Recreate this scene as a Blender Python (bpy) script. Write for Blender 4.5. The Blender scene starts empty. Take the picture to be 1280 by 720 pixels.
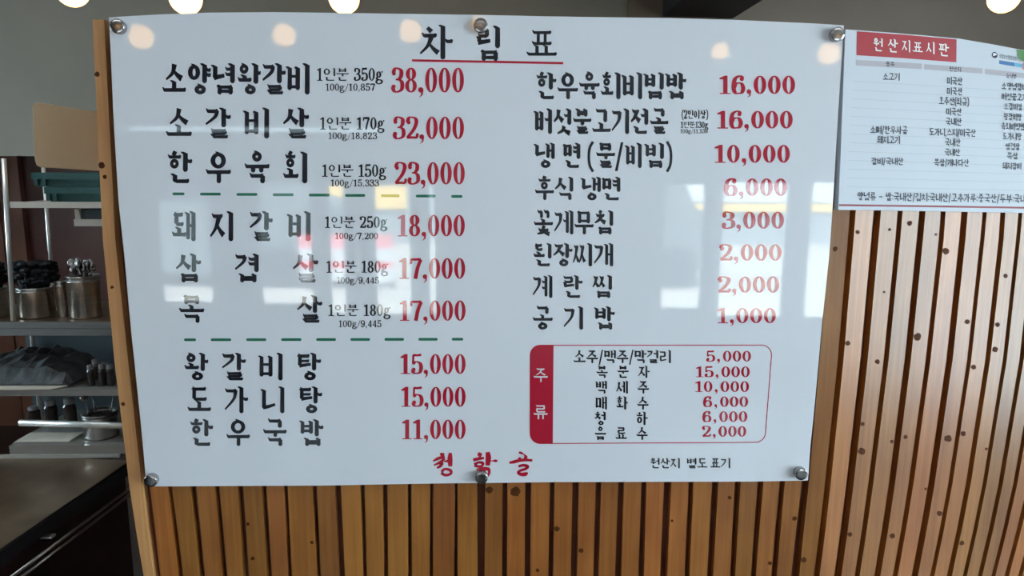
import bpy, bmesh, math, random
import numpy as np
from mathutils import Vector
random.seed(7)
S = bpy.context.scene
C = S.collection

# ------------------------------------------------------------------ camera, sky, sun, exposure
F = 900.0                                   # focal length in pixels of the 1280 x 720 frame
YAW, PITCH, ROLL = 0.0308, -0.1638, 0.0056
CAM = np.array([0.0152, -1.3355, 1.7101])
_cy, _sy, _cp, _sp = math.cos(YAW), math.sin(YAW), math.cos(PITCH), math.sin(PITCH)
_f = np.array([_sy*_cp, _cy*_cp, _sp]); _r0 = np.array([_cy, -_sy, 0.0]); _u0 = np.cross(_r0, _f)
_r = math.cos(ROLL)*_r0 + math.sin(ROLL)*_u0
_u = -math.sin(ROLL)*_r0 + math.cos(ROLL)*_u0
cd = bpy.data.cameras.new('camera'); cam = bpy.data.objects.new('camera', cd); C.objects.link(cam)
cd.sensor_width = 36; cd.lens = F/1280*36; cd.clip_start = 0.02
from mathutils import Matrix
cam.matrix_world = Matrix(((_r[0], _u[0], -_f[0], CAM[0]), (_r[1], _u[1], -_f[1], CAM[1]), (_r[2], _u[2], -_f[2], CAM[2]), (0, 0, 0, 1)))
S.camera = cam

w = bpy.data.worlds.new('world'); S.world = w; w.use_nodes = True
w.node_tree.nodes['Background'].inputs[0].default_value = (0.74, 0.88, 1.0, 1)
w.node_tree.nodes['Background'].inputs[1].default_value = 18.0
sd = bpy.data.lights.new('sun', 'SUN'); sd.energy = 60; sd.angle = 0.01; sd.color = (1, .96, .9)
sun = bpy.data.objects.new('sun', sd); C.objects.link(sun)
sun.rotation_euler = (math.radians(-32), 0, 0)      # shines from behind the building, over its roof, onto the street
S.view_settings.view_transform = 'Standard'
try: S.view_settings.look = 'None'
except Exception: pass
S.view_settings.gamma = 1; S.view_settings.use_curve_mapping = False
S.view_settings.exposure = -0.3

# ------------------------------------------------------------------ measuring helpers: a viewing ray met with a wall / shelf / table top
def ray(px, py):
    return _f + (px-640)/F*_r - (py-360)/F*_u
def at_y(px, py, y):
    d = ray(px, py); t = (y-CAM[1])/d[1]; return CAM + t*d
def at_z(px, py, z):
    d = ray(px, py); t = (z-CAM[2])/d[2]; return CAM + t*d
def mirror(px, py, y):                      # the place in the room that the board's gloss shows at this point
    p = at_y(px, py, y); return np.array([p[0], -p[1], p[2]])

# ------------------------------------------------------------------ materials
def newmat(name):
    m = bpy.data.materials.new(name); m.use_nodes = True
    return m, m.node_tree.nodes, m.node_tree.links, m.node_tree.nodes['Principled BSDF']
def plain(name, col, rough=0.5, metal=0.0, spec=0.5, noise=0.0, scale=20.0, bump=0.0, stretch=(1, 1, 1)):
    m, n, l, b = newmat(name)
    b.inputs['Roughness'].default_value = rough; b.inputs['Metallic'].default_value = metal
    b.inputs['Specular IOR Level'].default_value = spec
    b.inputs['Base Color'].default_value = (*col, 1)
    if noise or bump:
        tc = n.new('ShaderNodeTexCoord'); mp = n.new('ShaderNodeMapping'); mp.inputs['Scale'].default_value = stretch
        nz = n.new('ShaderNodeTexNoise'); nz.inputs['Scale'].default_value = scale; nz.inputs['Detail'].default_value = 4
        l.new(tc.outputs['Object'], mp.inputs[0]); l.new(mp.outputs[0], nz.inputs['Vector'])
        if noise:
            rp = n.new('ShaderNodeValToRGB')
            rp.color_ramp.elements[0].position = .3; rp.color_ramp.elements[1].position = .7
            rp.color_ramp.elements[0].color = (*[max(0, c*(1-noise)) for c in col], 1)
            rp.color_ramp.elements[1].color = (*[min(1, c*(1+noise)) for c in col], 1)
            l.new(nz.outputs[0], rp.inputs[0]); l.new(rp.outputs[0], b.inputs['Base Color'])
        if bump:
            bp = n.new('ShaderNodeBump'); bp.inputs['Strength'].default_value = bump; bp.inputs['Distance'].default_value = .002
            l.new(nz.outputs[0], bp.inputs['Height']); l.new(bp.outputs[0], b.inputs['Normal'])
    return m
def wood(name, dark, light, rough=.5):
    m, n, l, b = newmat(name)
    tc = n.new('ShaderNodeTexCoord'); oi = n.new('ShaderNodeObjectInfo')
    off = n.new('ShaderNodeVectorMath'); off.operation = 'MULTIPLY_ADD'
    off.inputs[1].default_value = (1, 1, 1)
    cmb = n.new('ShaderNodeCombineXYZ'); mul = n.new('ShaderNodeMath'); mul.operation = 'MULTIPLY'; mul.inputs[1].default_value = 37
    l.new(oi.outputs['Random'], mul.inputs[0])
    for i in range(3): l.new(mul.outputs[0], cmb.inputs[i])
    l.new(tc.outputs['Object'], off.inputs[0]); l.new(cmb.outputs[0], off.inputs[2])
    mp = n.new('ShaderNodeMapping'); mp.inputs['Scale'].default_value = (60, 60, 1.6)
    l.new(off.outputs[0], mp.inputs[0])
    nz = n.new('ShaderNodeTexNoise'); nz.inputs['Scale'].default_value = 2.2; nz.inputs['Detail'].default_value = 5; nz.inputs['Distortion'].default_value = .6
    l.new(mp.outputs[0], nz.inputs['Vector'])
    mp2 = n.new('ShaderNodeMapping'); mp2.inputs['Scale'].default_value = (9, 9, 4)
    l.new(off.outputs[0], mp2.inputs[0])
    nz2 = n.new('ShaderNodeTexNoise'); nz2.inputs['Scale'].default_value = 1.2; nz2.inputs['Detail'].default_value = 2
    l.new(mp2.outputs[0], nz2.inputs['Vector'])
    ad = n.new('ShaderNodeMath'); ad.operation = 'MULTIPLY_ADD'; ad.inputs[1].default_value = .45
    l.new(nz.outputs[0], ad.inputs[0])
    sc = n.new('ShaderNodeMath'); sc.operation = 'MULTIPLY'; sc.inputs[1].default_value = .5; l.new(nz2.outputs[0], sc.inputs[0])
    l.new(sc.outputs[0], ad.inputs[2])
    rp = n.new('ShaderNodeValToRGB'); rp.color_ramp.elements[0].position = .33; rp.color_ramp.elements[1].position = .62
    rp.color_ramp.elements[0].color = (*dark, 1); rp.color_ramp.elements[1].color = (*light, 1)
    l.new(ad.outputs[0], rp.inputs[0])
    hs = n.new('ShaderNodeHueSaturation')
    mr = n.new('ShaderNodeMapRange'); mr.inputs['To Min'].default_value = .78; mr.inputs['To Max'].default_value = 1.18
    l.new(oi.outputs['Random'], mr.inputs[0]); l.new(mr.outputs[0], hs.inputs['Value']); l.new(rp.outputs[0], hs.inputs['Color'])
    m7 = n.new('ShaderNodeMath'); m7.operation = 'MULTIPLY'; m7.inputs[1].default_value = 7.31; l.new(oi.outputs['Random'], m7.inputs[0])
    fr = n.new('ShaderNodeMath'); fr.operation = 'FRACT'; l.new(m7.outputs[0], fr.inputs[0])
    mh = n.new('ShaderNodeMapRange'); mh.inputs['To Min'].default_value = .496; mh.inputs['To Max'].default_value = .508
    l.new(fr.outputs[0], mh.inputs[0]); l.new(mh.outputs[0], hs.inputs['Hue'])
    l.new(hs.outputs[0], b.inputs['Base Color'])
    b.inputs['Roughness'].default_value = rough; b.inputs['Specular IOR Level'].default_value = .7
    bp = n.new('ShaderNodeBump'); bp.inputs['Strength'].default_value = .15; bp.inputs['Distance'].default_value = .001
    l.new(nz.outputs[0], bp.inputs['Height']); l.new(bp.outputs[0], b.inputs['Normal'])
    return m
def emit(name, col, strength):
    m, n, l, b = newmat(name)
    b.inputs['Base Color'].default_value = (*col, 1)
    b.inputs['Emission Color'].default_value = (*col, 1); b.inputs['Emission Strength'].default_value = strength
    return m
def glassmat(name):
    m, n, l, b = newmat(name)
    t = n.new('ShaderNodeBsdfTransparent'); t.inputs[0].default_value = (.95, .98, .97, 1)
    g = n.new('ShaderNodeBsdfGlossy'); g.inputs['Roughness'].default_value = .02
    fr = n.new('ShaderNodeFresnel'); fr.inputs[0].default_value = 1.25
    mx = n.new('ShaderNodeMixShader'); l.new(fr.outputs[0], mx.inputs[0]); l.new(t.outputs[0], mx.inputs[1]); l.new(g.outputs[0], mx.inputs[2])
    l.new(mx.outputs[0], n['Material Output'].inputs[0])
    return m
GLOSS = .035
M = {}
M['board'] = plain('white_acrylic_print', (.76, .79, .85), GLOSS, spec=.85)
M['edge'] = plain('acrylic_edge', (.80, .88, .88), .15)
M['ink'] = plain('black_ink', (.012, .014, .022), GLOSS, spec=.85)
M['red'] = plain('crimson_ink', (.46, .012, .035), GLOSS, spec=.85)
M['green'] = plain('green_ink', (.02, .16, .10), GLOSS, spec=.85)
M['white'] = plain('white_ink', (.76, .79, .85), GLOSS, spec=.85)
M['n_board'] = plain('notice_sheet', (.56, .60, .66), .5, spec=.3)
M['n_ink'] = plain('notice_dark_ink', (.03, .035, .06), .5, spec=.3)
M['n_red'] = plain('notice_red', (.40, .018, .03), .5, spec=.3)
M['n_redline'] = plain('notice_dull_red', (.28, .05, .065), .5, spec=.3)
M['n_strip'] = plain('notice_grey_strip', (.43, .405, .45), .5, spec=.3)
M['n_line'] = plain('notice_faint_line', (.46, .50, .55), .5, spec=.3)
M['n_white'] = plain('notice_white', (.80, .79, .77), .5, spec=.3)
M['n_navy'] = plain('notice_navy', (.015, .015, .08), .5, spec=.3)
M['n_blue'] = plain('notice_blue', (.04, .16, .38), .5, spec=.3)
M['n_sky'] = plain('notice_sky', (.12, .38, .56), .5, spec=.3)
M['n_green'] = plain('notice_leaf', (.07, .22, .05), .5, spec=.3)
M['n_pink'] = plain('notice_pink', (.50, .22, .25), .5, spec=.3)
M['slat'] = wood('pine_slat', (.24, .074, .012), (.40, .148, .030), .32)
M['post'] = wood('pine_post', (.47, .225, .075), (.61, .335, .13), .4)
M['backing'] = plain('stained_backing', (.11, .026, .008), .6, noise=.3, scale=6, stretch=(8, 8, 1))
M['knot'] = plain('pine_knot', (.085, .028, .008), .6, spec=.1, noise=.4, scale=90)
M['chrome'] = plain('chrome', (.38, .37, .37), .16, 1.0)
M['steel'] = plain('brushed_steel', (.50, .50, .49), .28, 1.0, noise=.12, scale=12, stretch=(1, 1, 14))
M['steel_top'] = plain('worn_steel_top', (.30, .22, .15), .34, .85, noise=.25, scale=7)
M['tube'] = plain('steel_tube', (.72, .74, .72), .3, .6)
M['shelfwhite'] = plain('shelf_rail', (.60, .56, .50), .4)
M['shelfgrey'] = plain('shelf_grey_metal', (.40, .385, .36), .35, .6)
M['teal'] = plain('teal_plastic', (.022, .085, .085), .5, noise=.15)
M['blue'] = plain('slate_blue_plastic', (.06, .085, .10), .5)
M['beige'] = plain('beige_panel', (.50, .36, .22), .6, noise=.06, scale=5)
M['black'] = plain('black_plastic', (.006, .007, .011), .6, spec=.2)
M['bag'] = plain('grey_film', (.085, .095, .105), .3, noise=.5, scale=25, bump=.6)
M['paper'] = plain('cream_paper', (.62, .57, .48), .8, noise=.05)
M['darkglass'] = plain('dark_jar', (.035, .028, .026), .2)
M['capgrey'] = plain('grey_cap', (.20, .20, .21), .35)
M['brownwall'] = plain('brown_red_panel', (.26, .115, .075), .5, noise=.15, scale=3)
M['browndark'] = plain('dark_red_panel', (.10, .03, .022), .5, noise=.2, scale=3)
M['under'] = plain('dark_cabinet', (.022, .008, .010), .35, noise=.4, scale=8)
M['grey'] = plain('grey_plaster', (.19, .175, .145), .75, noise=.05, scale=4, bump=.1)
M['ceil'] = plain('grey_ceiling', (.36, .35, .34), .8, noise=.04)
M['beam'] = plain('black_beam', (.008, .009, .013), .6)
M['brownpost'] = plain('brown_post', (.13, .10, .075), .6)
M['floor'] = plain('brown_floor', (.05, .04, .034), .4, noise=.2, scale=3)
M['roomwall'] = plain('room_wall', (.34, .34, .34), .7)
M['frame'] = plain('dark_window_frame', (.05, .05, .055), .4)
M['glass'] = glassmat('window_glass')
M['globe'] = emit('warm_globe', (1, .56, .17), 7)
M['led'] = emit('led_diffuser', (.95, .97, 1.0), 6.5)  # glow of the added fill panels, not of any known lamp
M['cord'] = plain('black_cord', (.01, .01, .01), .5)
M['brass'] = plain('lamp_cap', (.05, .045, .04), .4, .6)
M['pave'] = plain('street_paving', (.29, .275, .26), .8, noise=.35, scale=1.1, stretch=(.4, 4, 1))
M['shopwall'] = plain('shop_wall', (.15, .18, .20), .7)
M['shopred'] = plain('shop_red_sign', (.60, .14, .16), .6)
M['shopyellow'] = plain('yellow_banner', (.65, .42, .08), .6)
M['van'] = plain('van_paint', (.07, .085, .09), .3)
M['shutter'] = plain('shop_shutter', (.46, .48, .52), .5)

# ------------------------------------------------------------------ object helpers
ORG = {}
def tag(o, label=None, cat=None, group=None, kind=None):
    if label: o['label'] = label
    if cat: o['category'] = cat
    if group: o['group'] = group
    if kind: o['kind'] = kind
    return o
def empty(name, loc):
    o = bpy.data.objects.new(name, None); o.location = loc; o.empty_display_size = .05; C.objects.link(o)
    ORG[o.name] = np.array(loc, float); return o
def mesh(name, verts, faces, mat, parent=None, smooth=False, origin=None):
    v = np.array(verts, float)
    if origin is None:
        lo, hi = v.min(0), v.max(0); origin = np.array([(lo[0]+hi[0])/2, (lo[1]+hi[1])/2, lo[2]])
    origin = np.array(origin, float)
    me = bpy.data.meshes.new(name); me.from_pydata((v-origin).tolist(), [], faces); me.update()
    bm = bmesh.new(); bm.from_mesh(me); bmesh.ops.recalc_face_normals(bm, faces=bm.faces); bm.to_mesh(me); bm.free()
    if smooth:
        for p in me.polygons: p.use_smooth = True
    me.materials.append(mat)
    o = bpy.data.objects.new(name, me); C.objects.link(o); ORG[o.name] = origin
    if parent is not None:
        o.parent = parent; o.location = origin-ORG[parent.name]
    else: o.location = origin
    return o
class MB:                                   # collects shapes into one mesh
    def __init__(s): s.v = []; s.f = []
    def add(s, v, f):
        k = len(s.v); s.v += [tuple(map(float, p)) for p in v]; s.f += [tuple(i+k for i in q) for q in f]; return s
    def box(s, a, b):
        x0, y0, z0 = [min(a[i], b[i]) for i in range(3)]; x1, y1, z1 = [max(a[i], b[i]) for i in range(3)]
        return s.add([(x0,y0,z0),(x1,y0,z0),(x1,y1,z0),(x0,y1,z0),(x0,y0,z1),(x1,y0,z1),(x1,y1,z1),(x0,y1,z1)],
              [(0,3,2,1),(4,5,6,7),(0,1,5,4),(1,2,6,5),(2,3,7,6),(3,0,4,7)])
    def prism(s, poly, d):                  # closed polygon pushed along d
        n = len(poly); p = [np.array(q, float) for q in poly]; d = np.array(d, float)
        return s.add(p+[q+d for q in p], [tuple(range(n)), tuple(range(2*n-1, n-1, -1))]+[(i, (i+1) % n, n+(i+1) % n, n+i) for i in range(n)])
    def lathe(s, c, prof, n=24, axis='z'):  # prof: (radius, height) pairs
        v = []; f = []
        for r, h in prof:
            for k in range(n):
                a = 2*math.pi*k/n; x, y = r*math.cos(a), r*math.sin(a)
                v.append((c[0]+x, c[1]+y, c[2]+h) if axis == 'z' else (c[0]+x, c[1]-h, c[2]+y))
        for i in range(len(prof)-1):
            for k in range(n): f.append((i*n+k, i*n+(k+1) % n, (i+1)*n+(k+1) % n, (i+1)*n+k))
        f.append(tuple(range(n))); f.append(tuple(range(len(prof)*n-n, len(prof)*n)))
        return s.add(v, f)
    def tube(s, a, b, r, n=10, r2=None):
        a, b = np.array(a, float), np.array(b, float); d = (b-a)/np.linalg.norm(b-a)
        e = np.cross(d, (0, 0, 1) if abs(d[2]) < .9 else (1, 0, 0)); e /= np.linalg.norm(e); g = np.cross(d, e); r2 = r if r2 is None else r2
        v = [p+rr*(math.cos(2*math.pi*k/n)*e+math.sin(2*math.pi*k/n)*g) for p, rr in ((a, r), (b, r2)) for k in range(n)]
        return s.add(v, [(k, (k+1) % n, n+(k+1) % n, n+k) for k in range(n)]+[tuple(range(n)), tuple(range(n, 2*n))])
    def ball(s, c, r, nu=20, nv=12, squash=(1, 1, 1)):
        v = []; f = []
        for i in range(nv+1):
            t = math.pi*i/nv
            for k in range(nu):
                a = 2*math.pi*k/nu; v.append((c[0]+squash[0]*r*math.sin(t)*math.cos(a), c[1]+squash[1]*r*math.sin(t)*math.sin(a), c[2]+squash[2]*r*math.cos(t)))
        for i in range(nv):
            for k in range(nu): f.append((i*nu+k, i*nu+(k+1) % nu, (i+1)*nu+(k+1) % nu, (i+1)*nu+k))
        return s.add(v, f)
    def build(s, name, mat, parent=None, smooth=False, origin=None): 
        return mesh(name, s.v, s.f, mat, parent, smooth, origin)
def bevel(o, wd=.003, seg=2):
    m = o.modifiers.new('bevel', 'BEVEL'); m.width = wd; m.segments = seg; m.limit_method = 'ANGLE'; return o
def struct(o): o['kind'] = 'structure'; return o

# ------------------------------------------------------------------ the wall planes
SL = .022                                   # front of the slats; the acrylic board stands 22 mm off them, its face at y = 0
FOLD = at_y(1036, 605, SL)[0]
TH = math.radians(14)                       # right of the board the partition turns away
NRM = np.array([math.sin(TH), -math.cos(TH), 0.0])
def on_right(px, py, off=0.0):              # a point of the turned part, off metres proud of its slats
    o = np.array([FOLD, SL, 0.0])+off*NRM
    d = ray(px, py); t = np.dot(o-CAM, NRM)/np.dot(d, NRM); return CAM+t*d
def on_board(px, py, off=0.0): return at_y(px, py, -off)
def on_slats(px, py, off=0.0): return at_y(px, py, SL-off)

# ------------------------------------------------------------------ room shell
XL, XR, YF, YB, HC = -4.2, 4.2, -4.6, 3.4, 2.95
struct(MB().box((XL-.2, YF-.2, -.1), (XR+.2, YB+.2, 0)).build('floor', M['floor']))
struct(MB().box((XL-.2, YF-.2, HC), (XR+.2, YB+.2, HC+.15)).build('ceiling', M['ceil']))
LW = (-.1, 1.8, 1.0, 2.3)
struct(MB().box((XL-.2, YF-.2, 0), (XL, LW[0], HC)).box((XL-.2, LW[1], 0), (XL, YB+.2, HC)).box((XL-.2, LW[0], 0), (XL, LW[1], LW[2])).box((XL-.2, LW[0], LW[3]), (XL, LW[1], HC)).build('wall_left', M['roomwall']))
RW = (-4.2, -.7, .25, 2.45)                  # a wide window in the right-hand wall
struct(MB().box((XR, YF-.2, 0), (XR+.2, RW[0], HC)).box((XR, RW[1], 0), (XR+.2, YB+.2, HC)).box((XR, RW[0], 0), (XR+.2, RW[1], RW[2])).box((XR, RW[0], RW[3]), (XR+.2, RW[1], HC)).build('wall_right', M['roomwall']))
f = MB(); t = .04
f.box((XR+.05, RW[0], RW[2]), (XR+.11, RW[1], RW[2]+t)).box((XR+.05, RW[0], RW[3]-t), (XR+.11, RW[1], RW[3]))
for k in range(4):
    yy = RW[0]+(RW[1]-RW[0]-t)*k/3; f.box((XR+.05, yy, RW[2]+t), (XR+.11, yy+t, RW[3]-t))
fo = struct(f.build('window_10', M['frame']))
for k in range(3):
    y0 = RW[0]+(RW[1]-RW[0]-t)*k/3+t; y1 = RW[0]+(RW[1]-RW[0]-t)*(k+1)/3
    MB().box((XR+.077, y0, RW[2]+t), (XR+.083, y1, RW[3]-t)).build('pane', M['glass'], fo)
f = MB(); xa, xb = XL-.11, XL-.05
f.box((xa, LW[0], LW[2]), (xb, LW[1], LW[2]+t)).box((xa, LW[0], LW[3]-t), (xb, LW[1], LW[3]))
for k in range(3):
    yy = LW[0]+(LW[1]-LW[0]-t)*k/2; f.box((xa, yy, LW[2]+t), (xb, yy+t, LW[3]-t))
fo = struct(f.build('window_11', M['frame']))
for k in range(2):
    y0 = LW[0]+(LW[1]-LW[0]-t)*k/2+t; y1 = LW[0]+(LW[1]-LW[0]-t)*(k+1)/2
    MB().box((XL-.083, y0, LW[2]+t), (XL-.077, y1, LW[3]-t)).build('pane', M['glass'], fo)
def fill_panel(x, y, lx, ly, label, group):  # unseen fill panel, added only to raise the light in the rooms
    t = empty('ceiling_light', (x, y, HC-.04)); tag(t, label, 'lamp', group); e = .015
    f = MB(); z0, z1 = HC-.04, HC
    f.box((x-lx, y-ly, z0), (x+lx, y-ly+e, z1)).box((x-lx, y+ly-e, z0), (x+lx, y+ly, z1)).box((x-lx, y-ly+e, z0), (x-lx+e, y+ly-e, z1)).box((x+lx-e, y-ly+e, z0), (x+lx, y+ly-e, z1))
    f.build('frame', M['shutter'], t); MB().box((x-lx+e, y-ly+e, z0+.006), (x+lx-e, y+ly-e, z0+.012)).build('diffuser', M['led'], t)
fill_panel(-1.5, -1.7, .62, .16, 'cool white ceiling panel over the dining room, left one', 'ceiling panels')
fill_panel(1.5, -1.7, .62, .16, 'cool white ceiling panel over the dining room, right one', 'ceiling panels')
fill_panel(0, -3.0, .62, .16, 'cool white ceiling panel over the dining room, far one', 'ceiling panels')
fill_panel(2.0, 1.4, .95, .38, 'cool white ceiling panel behind the partition, right of the black beam', 'ceiling panels')  # added to brighten the right part of the bulkhead
fill_panel(-1.9, .55, .6, .2, 'cool white ceiling panel over the kitchen', 'ceiling panels')  # added to brighten the kitchen side
# windows in the front wall, behind the viewer; what the gloss of the board shows of them
WIN = [(183, 268, 225, 384), (312, 395, 225, 386), (402, 436, 228, 398), (461, 518, 228, 400), (530, 549, 228, 400),
       (830, 882, 226, 392), (904, 985, 224, 402), (1017, 1080, 224, 403)]
wins = []
for x0, x1, y0, y1 in WIN:
    a = mirror(x0, y0, -YF); b = mirror(x1, y1, -YF); wins.append((a[0], b[0], b[2], a[2]))
ta, tb = mirror(150, 155, -YF), mirror(475, 167, -YF); ZT0, ZT1 = tb[2], ta[2]      # a long narrow transom above the left windows
mb = MB(); cur = XL
for a, b, z0, z1 in wins:
    mb.box((cur, YF-.18, 0), (a, YF, ZT0)); mb.box((a, YF-.18, 0), (b, YF, z0)); mb.box((a, YF-.18, z1), (b, YF, ZT0)); cur = b
mb.box((cur, YF-.18, 0), (XR, YF, ZT0)).box((XL, YF-.18, ZT0), (ta[0], YF, ZT1)).box((tb[0], YF-.18, ZT0), (XR, YF, ZT1)).box((XL, YF-.18, ZT1), (XR, YF, HC))
wins.append((ta[0], tb[0], ZT0, ZT1))
struct(mb.build('wall_front', M['roomwall']))
for i, (a, b, z0, z1) in enumerate(wins):
    f = MB(); t = .03 if z1-z0 > .2 else .012; y0, y1 = YF-.12, YF-.06
    f.box((a, y0, z0), (a+t, y1, z1)).box((b-t, y0, z0), (b, y1, z1)).box((a+t, y0, z0), (b-t, y1, z0+t)).box((a+t, y0, z1-t), (b-t, y1, z1))
    fo = struct(f.build('window_%d' % (i+1), M['frame']))
    MB().box((a+t, YF-.094, z0+t), (b-t, YF-.088, z1-t)).build('pane', M['glass'], fo)
# street outside
struct(MB().box((-30, -40, -.25), (30, YF-.2, -.1)).build('floor_street', M['pave']))
sh = empty('shopfront', (0, -16, -.1))
tag(sh, 'pale shopfront across the street, mirrored in the glossy menu board', 'building')
MB().box((-14, -17, -.1), (14, -16.2, 5)).build('shop_wall', M['shopwall'], sh)
MB().box((-5.2, -16.2, .75), (-2.0, -16.1, 1.32)).build('awning', M['shopyellow'], sh)
MB().box((-5.2, -16.2, 1.34), (-2.0, -16.1, 1.9)).build('sign_band', M['shopwall'], sh)
MB().box((3.5, -16.2, .72), (8.5, -16.1, .90)).build('banner', M['shopyellow'], sh)
MB().box((3.5, -16.2, .95), (8.5, -16.12, 1.5)).build('shutter', M['shutter'], sh)
def van(x0, x1, y, h, label):  # added dark shape: blocks the bright street in the mirrored windows, except a low strip
    t = empty('parked_van', ((x0+x1)/2, y, -.1)); tag(t, label, 'van', 'vans on the street'); L = x1-x0
    pr = [(x0, .25), (x1, .25), (x1, h*.55), (x1-.12*L, h*.62), (x1-.22*L, h), (x0+.03*L, h), (x0, h*.9)]
    MB().prism([(a, y-1.7, b-.1) for a, b in pr], (0, 1.7, 0)).build('van_body', M['van'], t)
    for a, b in ((.08, .38), (.42, .74)): MB().box((x0+a*L, y, h*.6-.1), (x0+b*L, y+.01, h*.88-.1)).build('van_window', M['black'], t)
    for a in (.2, .8): MB().lathe((x0+a*L, y-.06, .22), [(.32, -.1), (.32, .1)], 20, 'y').build('wheel', M['black'], t)
van(-6.9, -2.2, -9.6, 2.2, 'dark grey van parked outside, mirrored in the left of the board')
van(.2, 3.55, -9.6, 2.0, 'dark grey van parked outside, mirrored in the right of the board')
t = empty('striped_banner', (-2.2, -9.5, -.1)); tag(t, 'low red and white striped banner by the street, mirrored in the board', 'banner')
for k in range(7):
    MB().box((-2.85, -9.52, .02+.1*k), (-1.45, -9.5, .12+.1*k)).build('stripe', M['shopred'] if k in (2, 5, 6) else M['shutter'], t)
for x in (-2.83, -1.47): MB().box((x-.02, -9.55, -.1), (x+.02, -9.52, .74)).build('post', M['frame'], t)

# kitchen side: back wall, bulkhead, beams
struct(MB().box((XL, YB, 0), (XR, YB+.2, HC)).build('wall_back', M['browndark']))
YBH = 2.5
zb = at_y(20, 195, YBH)[2]
bh = struct(MB().box((XL, YBH, zb), (XR, YBH+.12, HC)).build('wall_bulkhead', M['grey']))
p = at_y(785, 10, YBH-.01); q = at_y(835, 10, YBH-.01)
struct(MB().box((p[0], YBH-.02, 2.0), (q[0]+.25, YBH, HC)).build('trim_1', M['brownpost']))
# black ceiling beam that runs away from the viewer
a = at_y(916, 23, YBH); b0 = at_y(827, 21, YBH); zc = a[2]
struct(MB().box((b0[0], .5, zc), (a[0], YBH, HC)).build('trim_2', M['beam']))
# brown wall panels behind the rack
for nm, (px0, px1, mt) in enumerate([(-40, 5, 'brownwall'), (7, 33, 'brownwall')]):
    p0 = at_y(px0, 300, YB-.03); p1 = at_y(px1, 300, YB-.03)
    struct(MB().box((p0[0], YB-.04, 0), (p1[0], YB, 2.3)).build('trim_%d' % (nm+3), M[mt]))

# ------------------------------------------------------------------ slatted partition
ROWS = [30, 300, 450, 605, 660, 720, 765]
# gaps between slats under the board: (left, right) edge at y = 610 and at y = 720
LOW = []
for tl, tr, bl, br in [(220,238,265,285),(310,335,350,372),(410,428,440,462),(500,524,525,548),(597,617,620,640),(687,702,705,720),
                       (800,818,820,836),(890,915,908,932),(993,1010,1005,1020),(1083,1102,1088,1105),(1183,1197,1185,1200)]:
    LOW.append(tuple(140+c/3.2 for c in (tl, tr, bl, br)))
for tl, tr, bl, br in [(-8,5,-10,4),(92,103,88,103),(180,213,182,210),(283,302,280,300),(373,397,370,393),(472,490,465,485),(562,588,555,580),
                       (655,677,645,667),(745,768,732,757),(838,858,825,848),(928,957,912,940),(1027,1046,1010,1030),(1120,1145,1100,1125),(1212,1234,1192,1213)]:
    LOW.append(tuple(540+c/3.2 for c in (tl, tr, bl, br)))
LOW += [(947, 954, 938.5, 945), (974.5, 981, 964, 971), (1002, 1011, 989, 999)]
def low_edge(xt, xb):                       # an edge under the board, carried straight on behind it
    top = 134+(xt-183.5)*(1086-134)/(1036-183.5)
    return {30: top, 300: top+(xt-top)*.45, 450: top+(xt-top)*.71, 605: xt, 660: xt+(xb-xt)*.5, 720: xb, 765: xb+(xb-xt)*.42}
RG = [((1066.5,1063.5,1046.8,1043.3,1021.1),6.9),((1097,1093.5,1075.6,1071.5,1047.2),9.2),((1125.5,1122.2,1102.8,1098.6,1071.4),6.3),
      ((1153.3,1149.7,1129.6,1125.8,1096.5),8),((1179.3,1176.4,1154.7,1150.6,1119),6.2),((1206,1202.8,1181.5,1177,1143.3),8),
      ((1231.4,1227.8,1206,1201.4,1165.3),5.3),((1254,1251.3,1229,1224.5,1186.7),6.3),((1276,1272.5,1250.5,1245.6,1206.1),5),
      ((1297,1293.5,1271.4,1266.4,1225),5.5),((1318,1314,1291,1285.5,1241.8),5),((1339,1335,1311,1304.5,1258.5),5.5),((1360,1356,1331,1324,1275),5),((1381,1377,1351,1343,1291),5)]
def right_edge(c, dx):
    ys = [264, 300, 500, 520, 720]; c = list(c)
    r = {}
    for y in ROWS:
        if y < 264: v = c[0]-(c[1]-c[0])/36*(264-y)*.9
        elif y > 720: v = c[4]+(c[4]-c[3])/200*(y-720)*1.15
        elif y >= 520: k = (y-520)/200; v = c[3]+(c[4]-c[3])*(k*.80+k*k*.20)
        else: v = float(np.interp(y, ys, c))
        r[y] = v+dx
    return r
post_l = {30:116, 300:128.6, 450:143, 605:161.3, 660:169.5, 720:179.6, 765:187}
post_r = {30:130.5, 300:144, 450:160, 605:177, 660:183.5, 720:192.3, 765:199}
edges = []                                  # (left edge rows, right edge rows, plane)
cur = low_edge(187, 200.5)
for tl, tr, bl, br in LOW:
    edges.append((cur, low_edge(tl, bl), on_slats)); cur = low_edge(tr, br)
edges.append((cur, right_edge(RG[0][0], -RG[0][1]/2-.5), on_slats))
for i in range(len(RG)-1):
    edges.append((right_edge(RG[i][0], RG[i][1]/2), right_edge(RG[i+1][0], -RG[i+1][1]/2), on_right))
ZTOP = 1.955
ZTOP_R = on_right(1335, 84)[2]-.02       # lower, out of sight behind the notice
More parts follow.
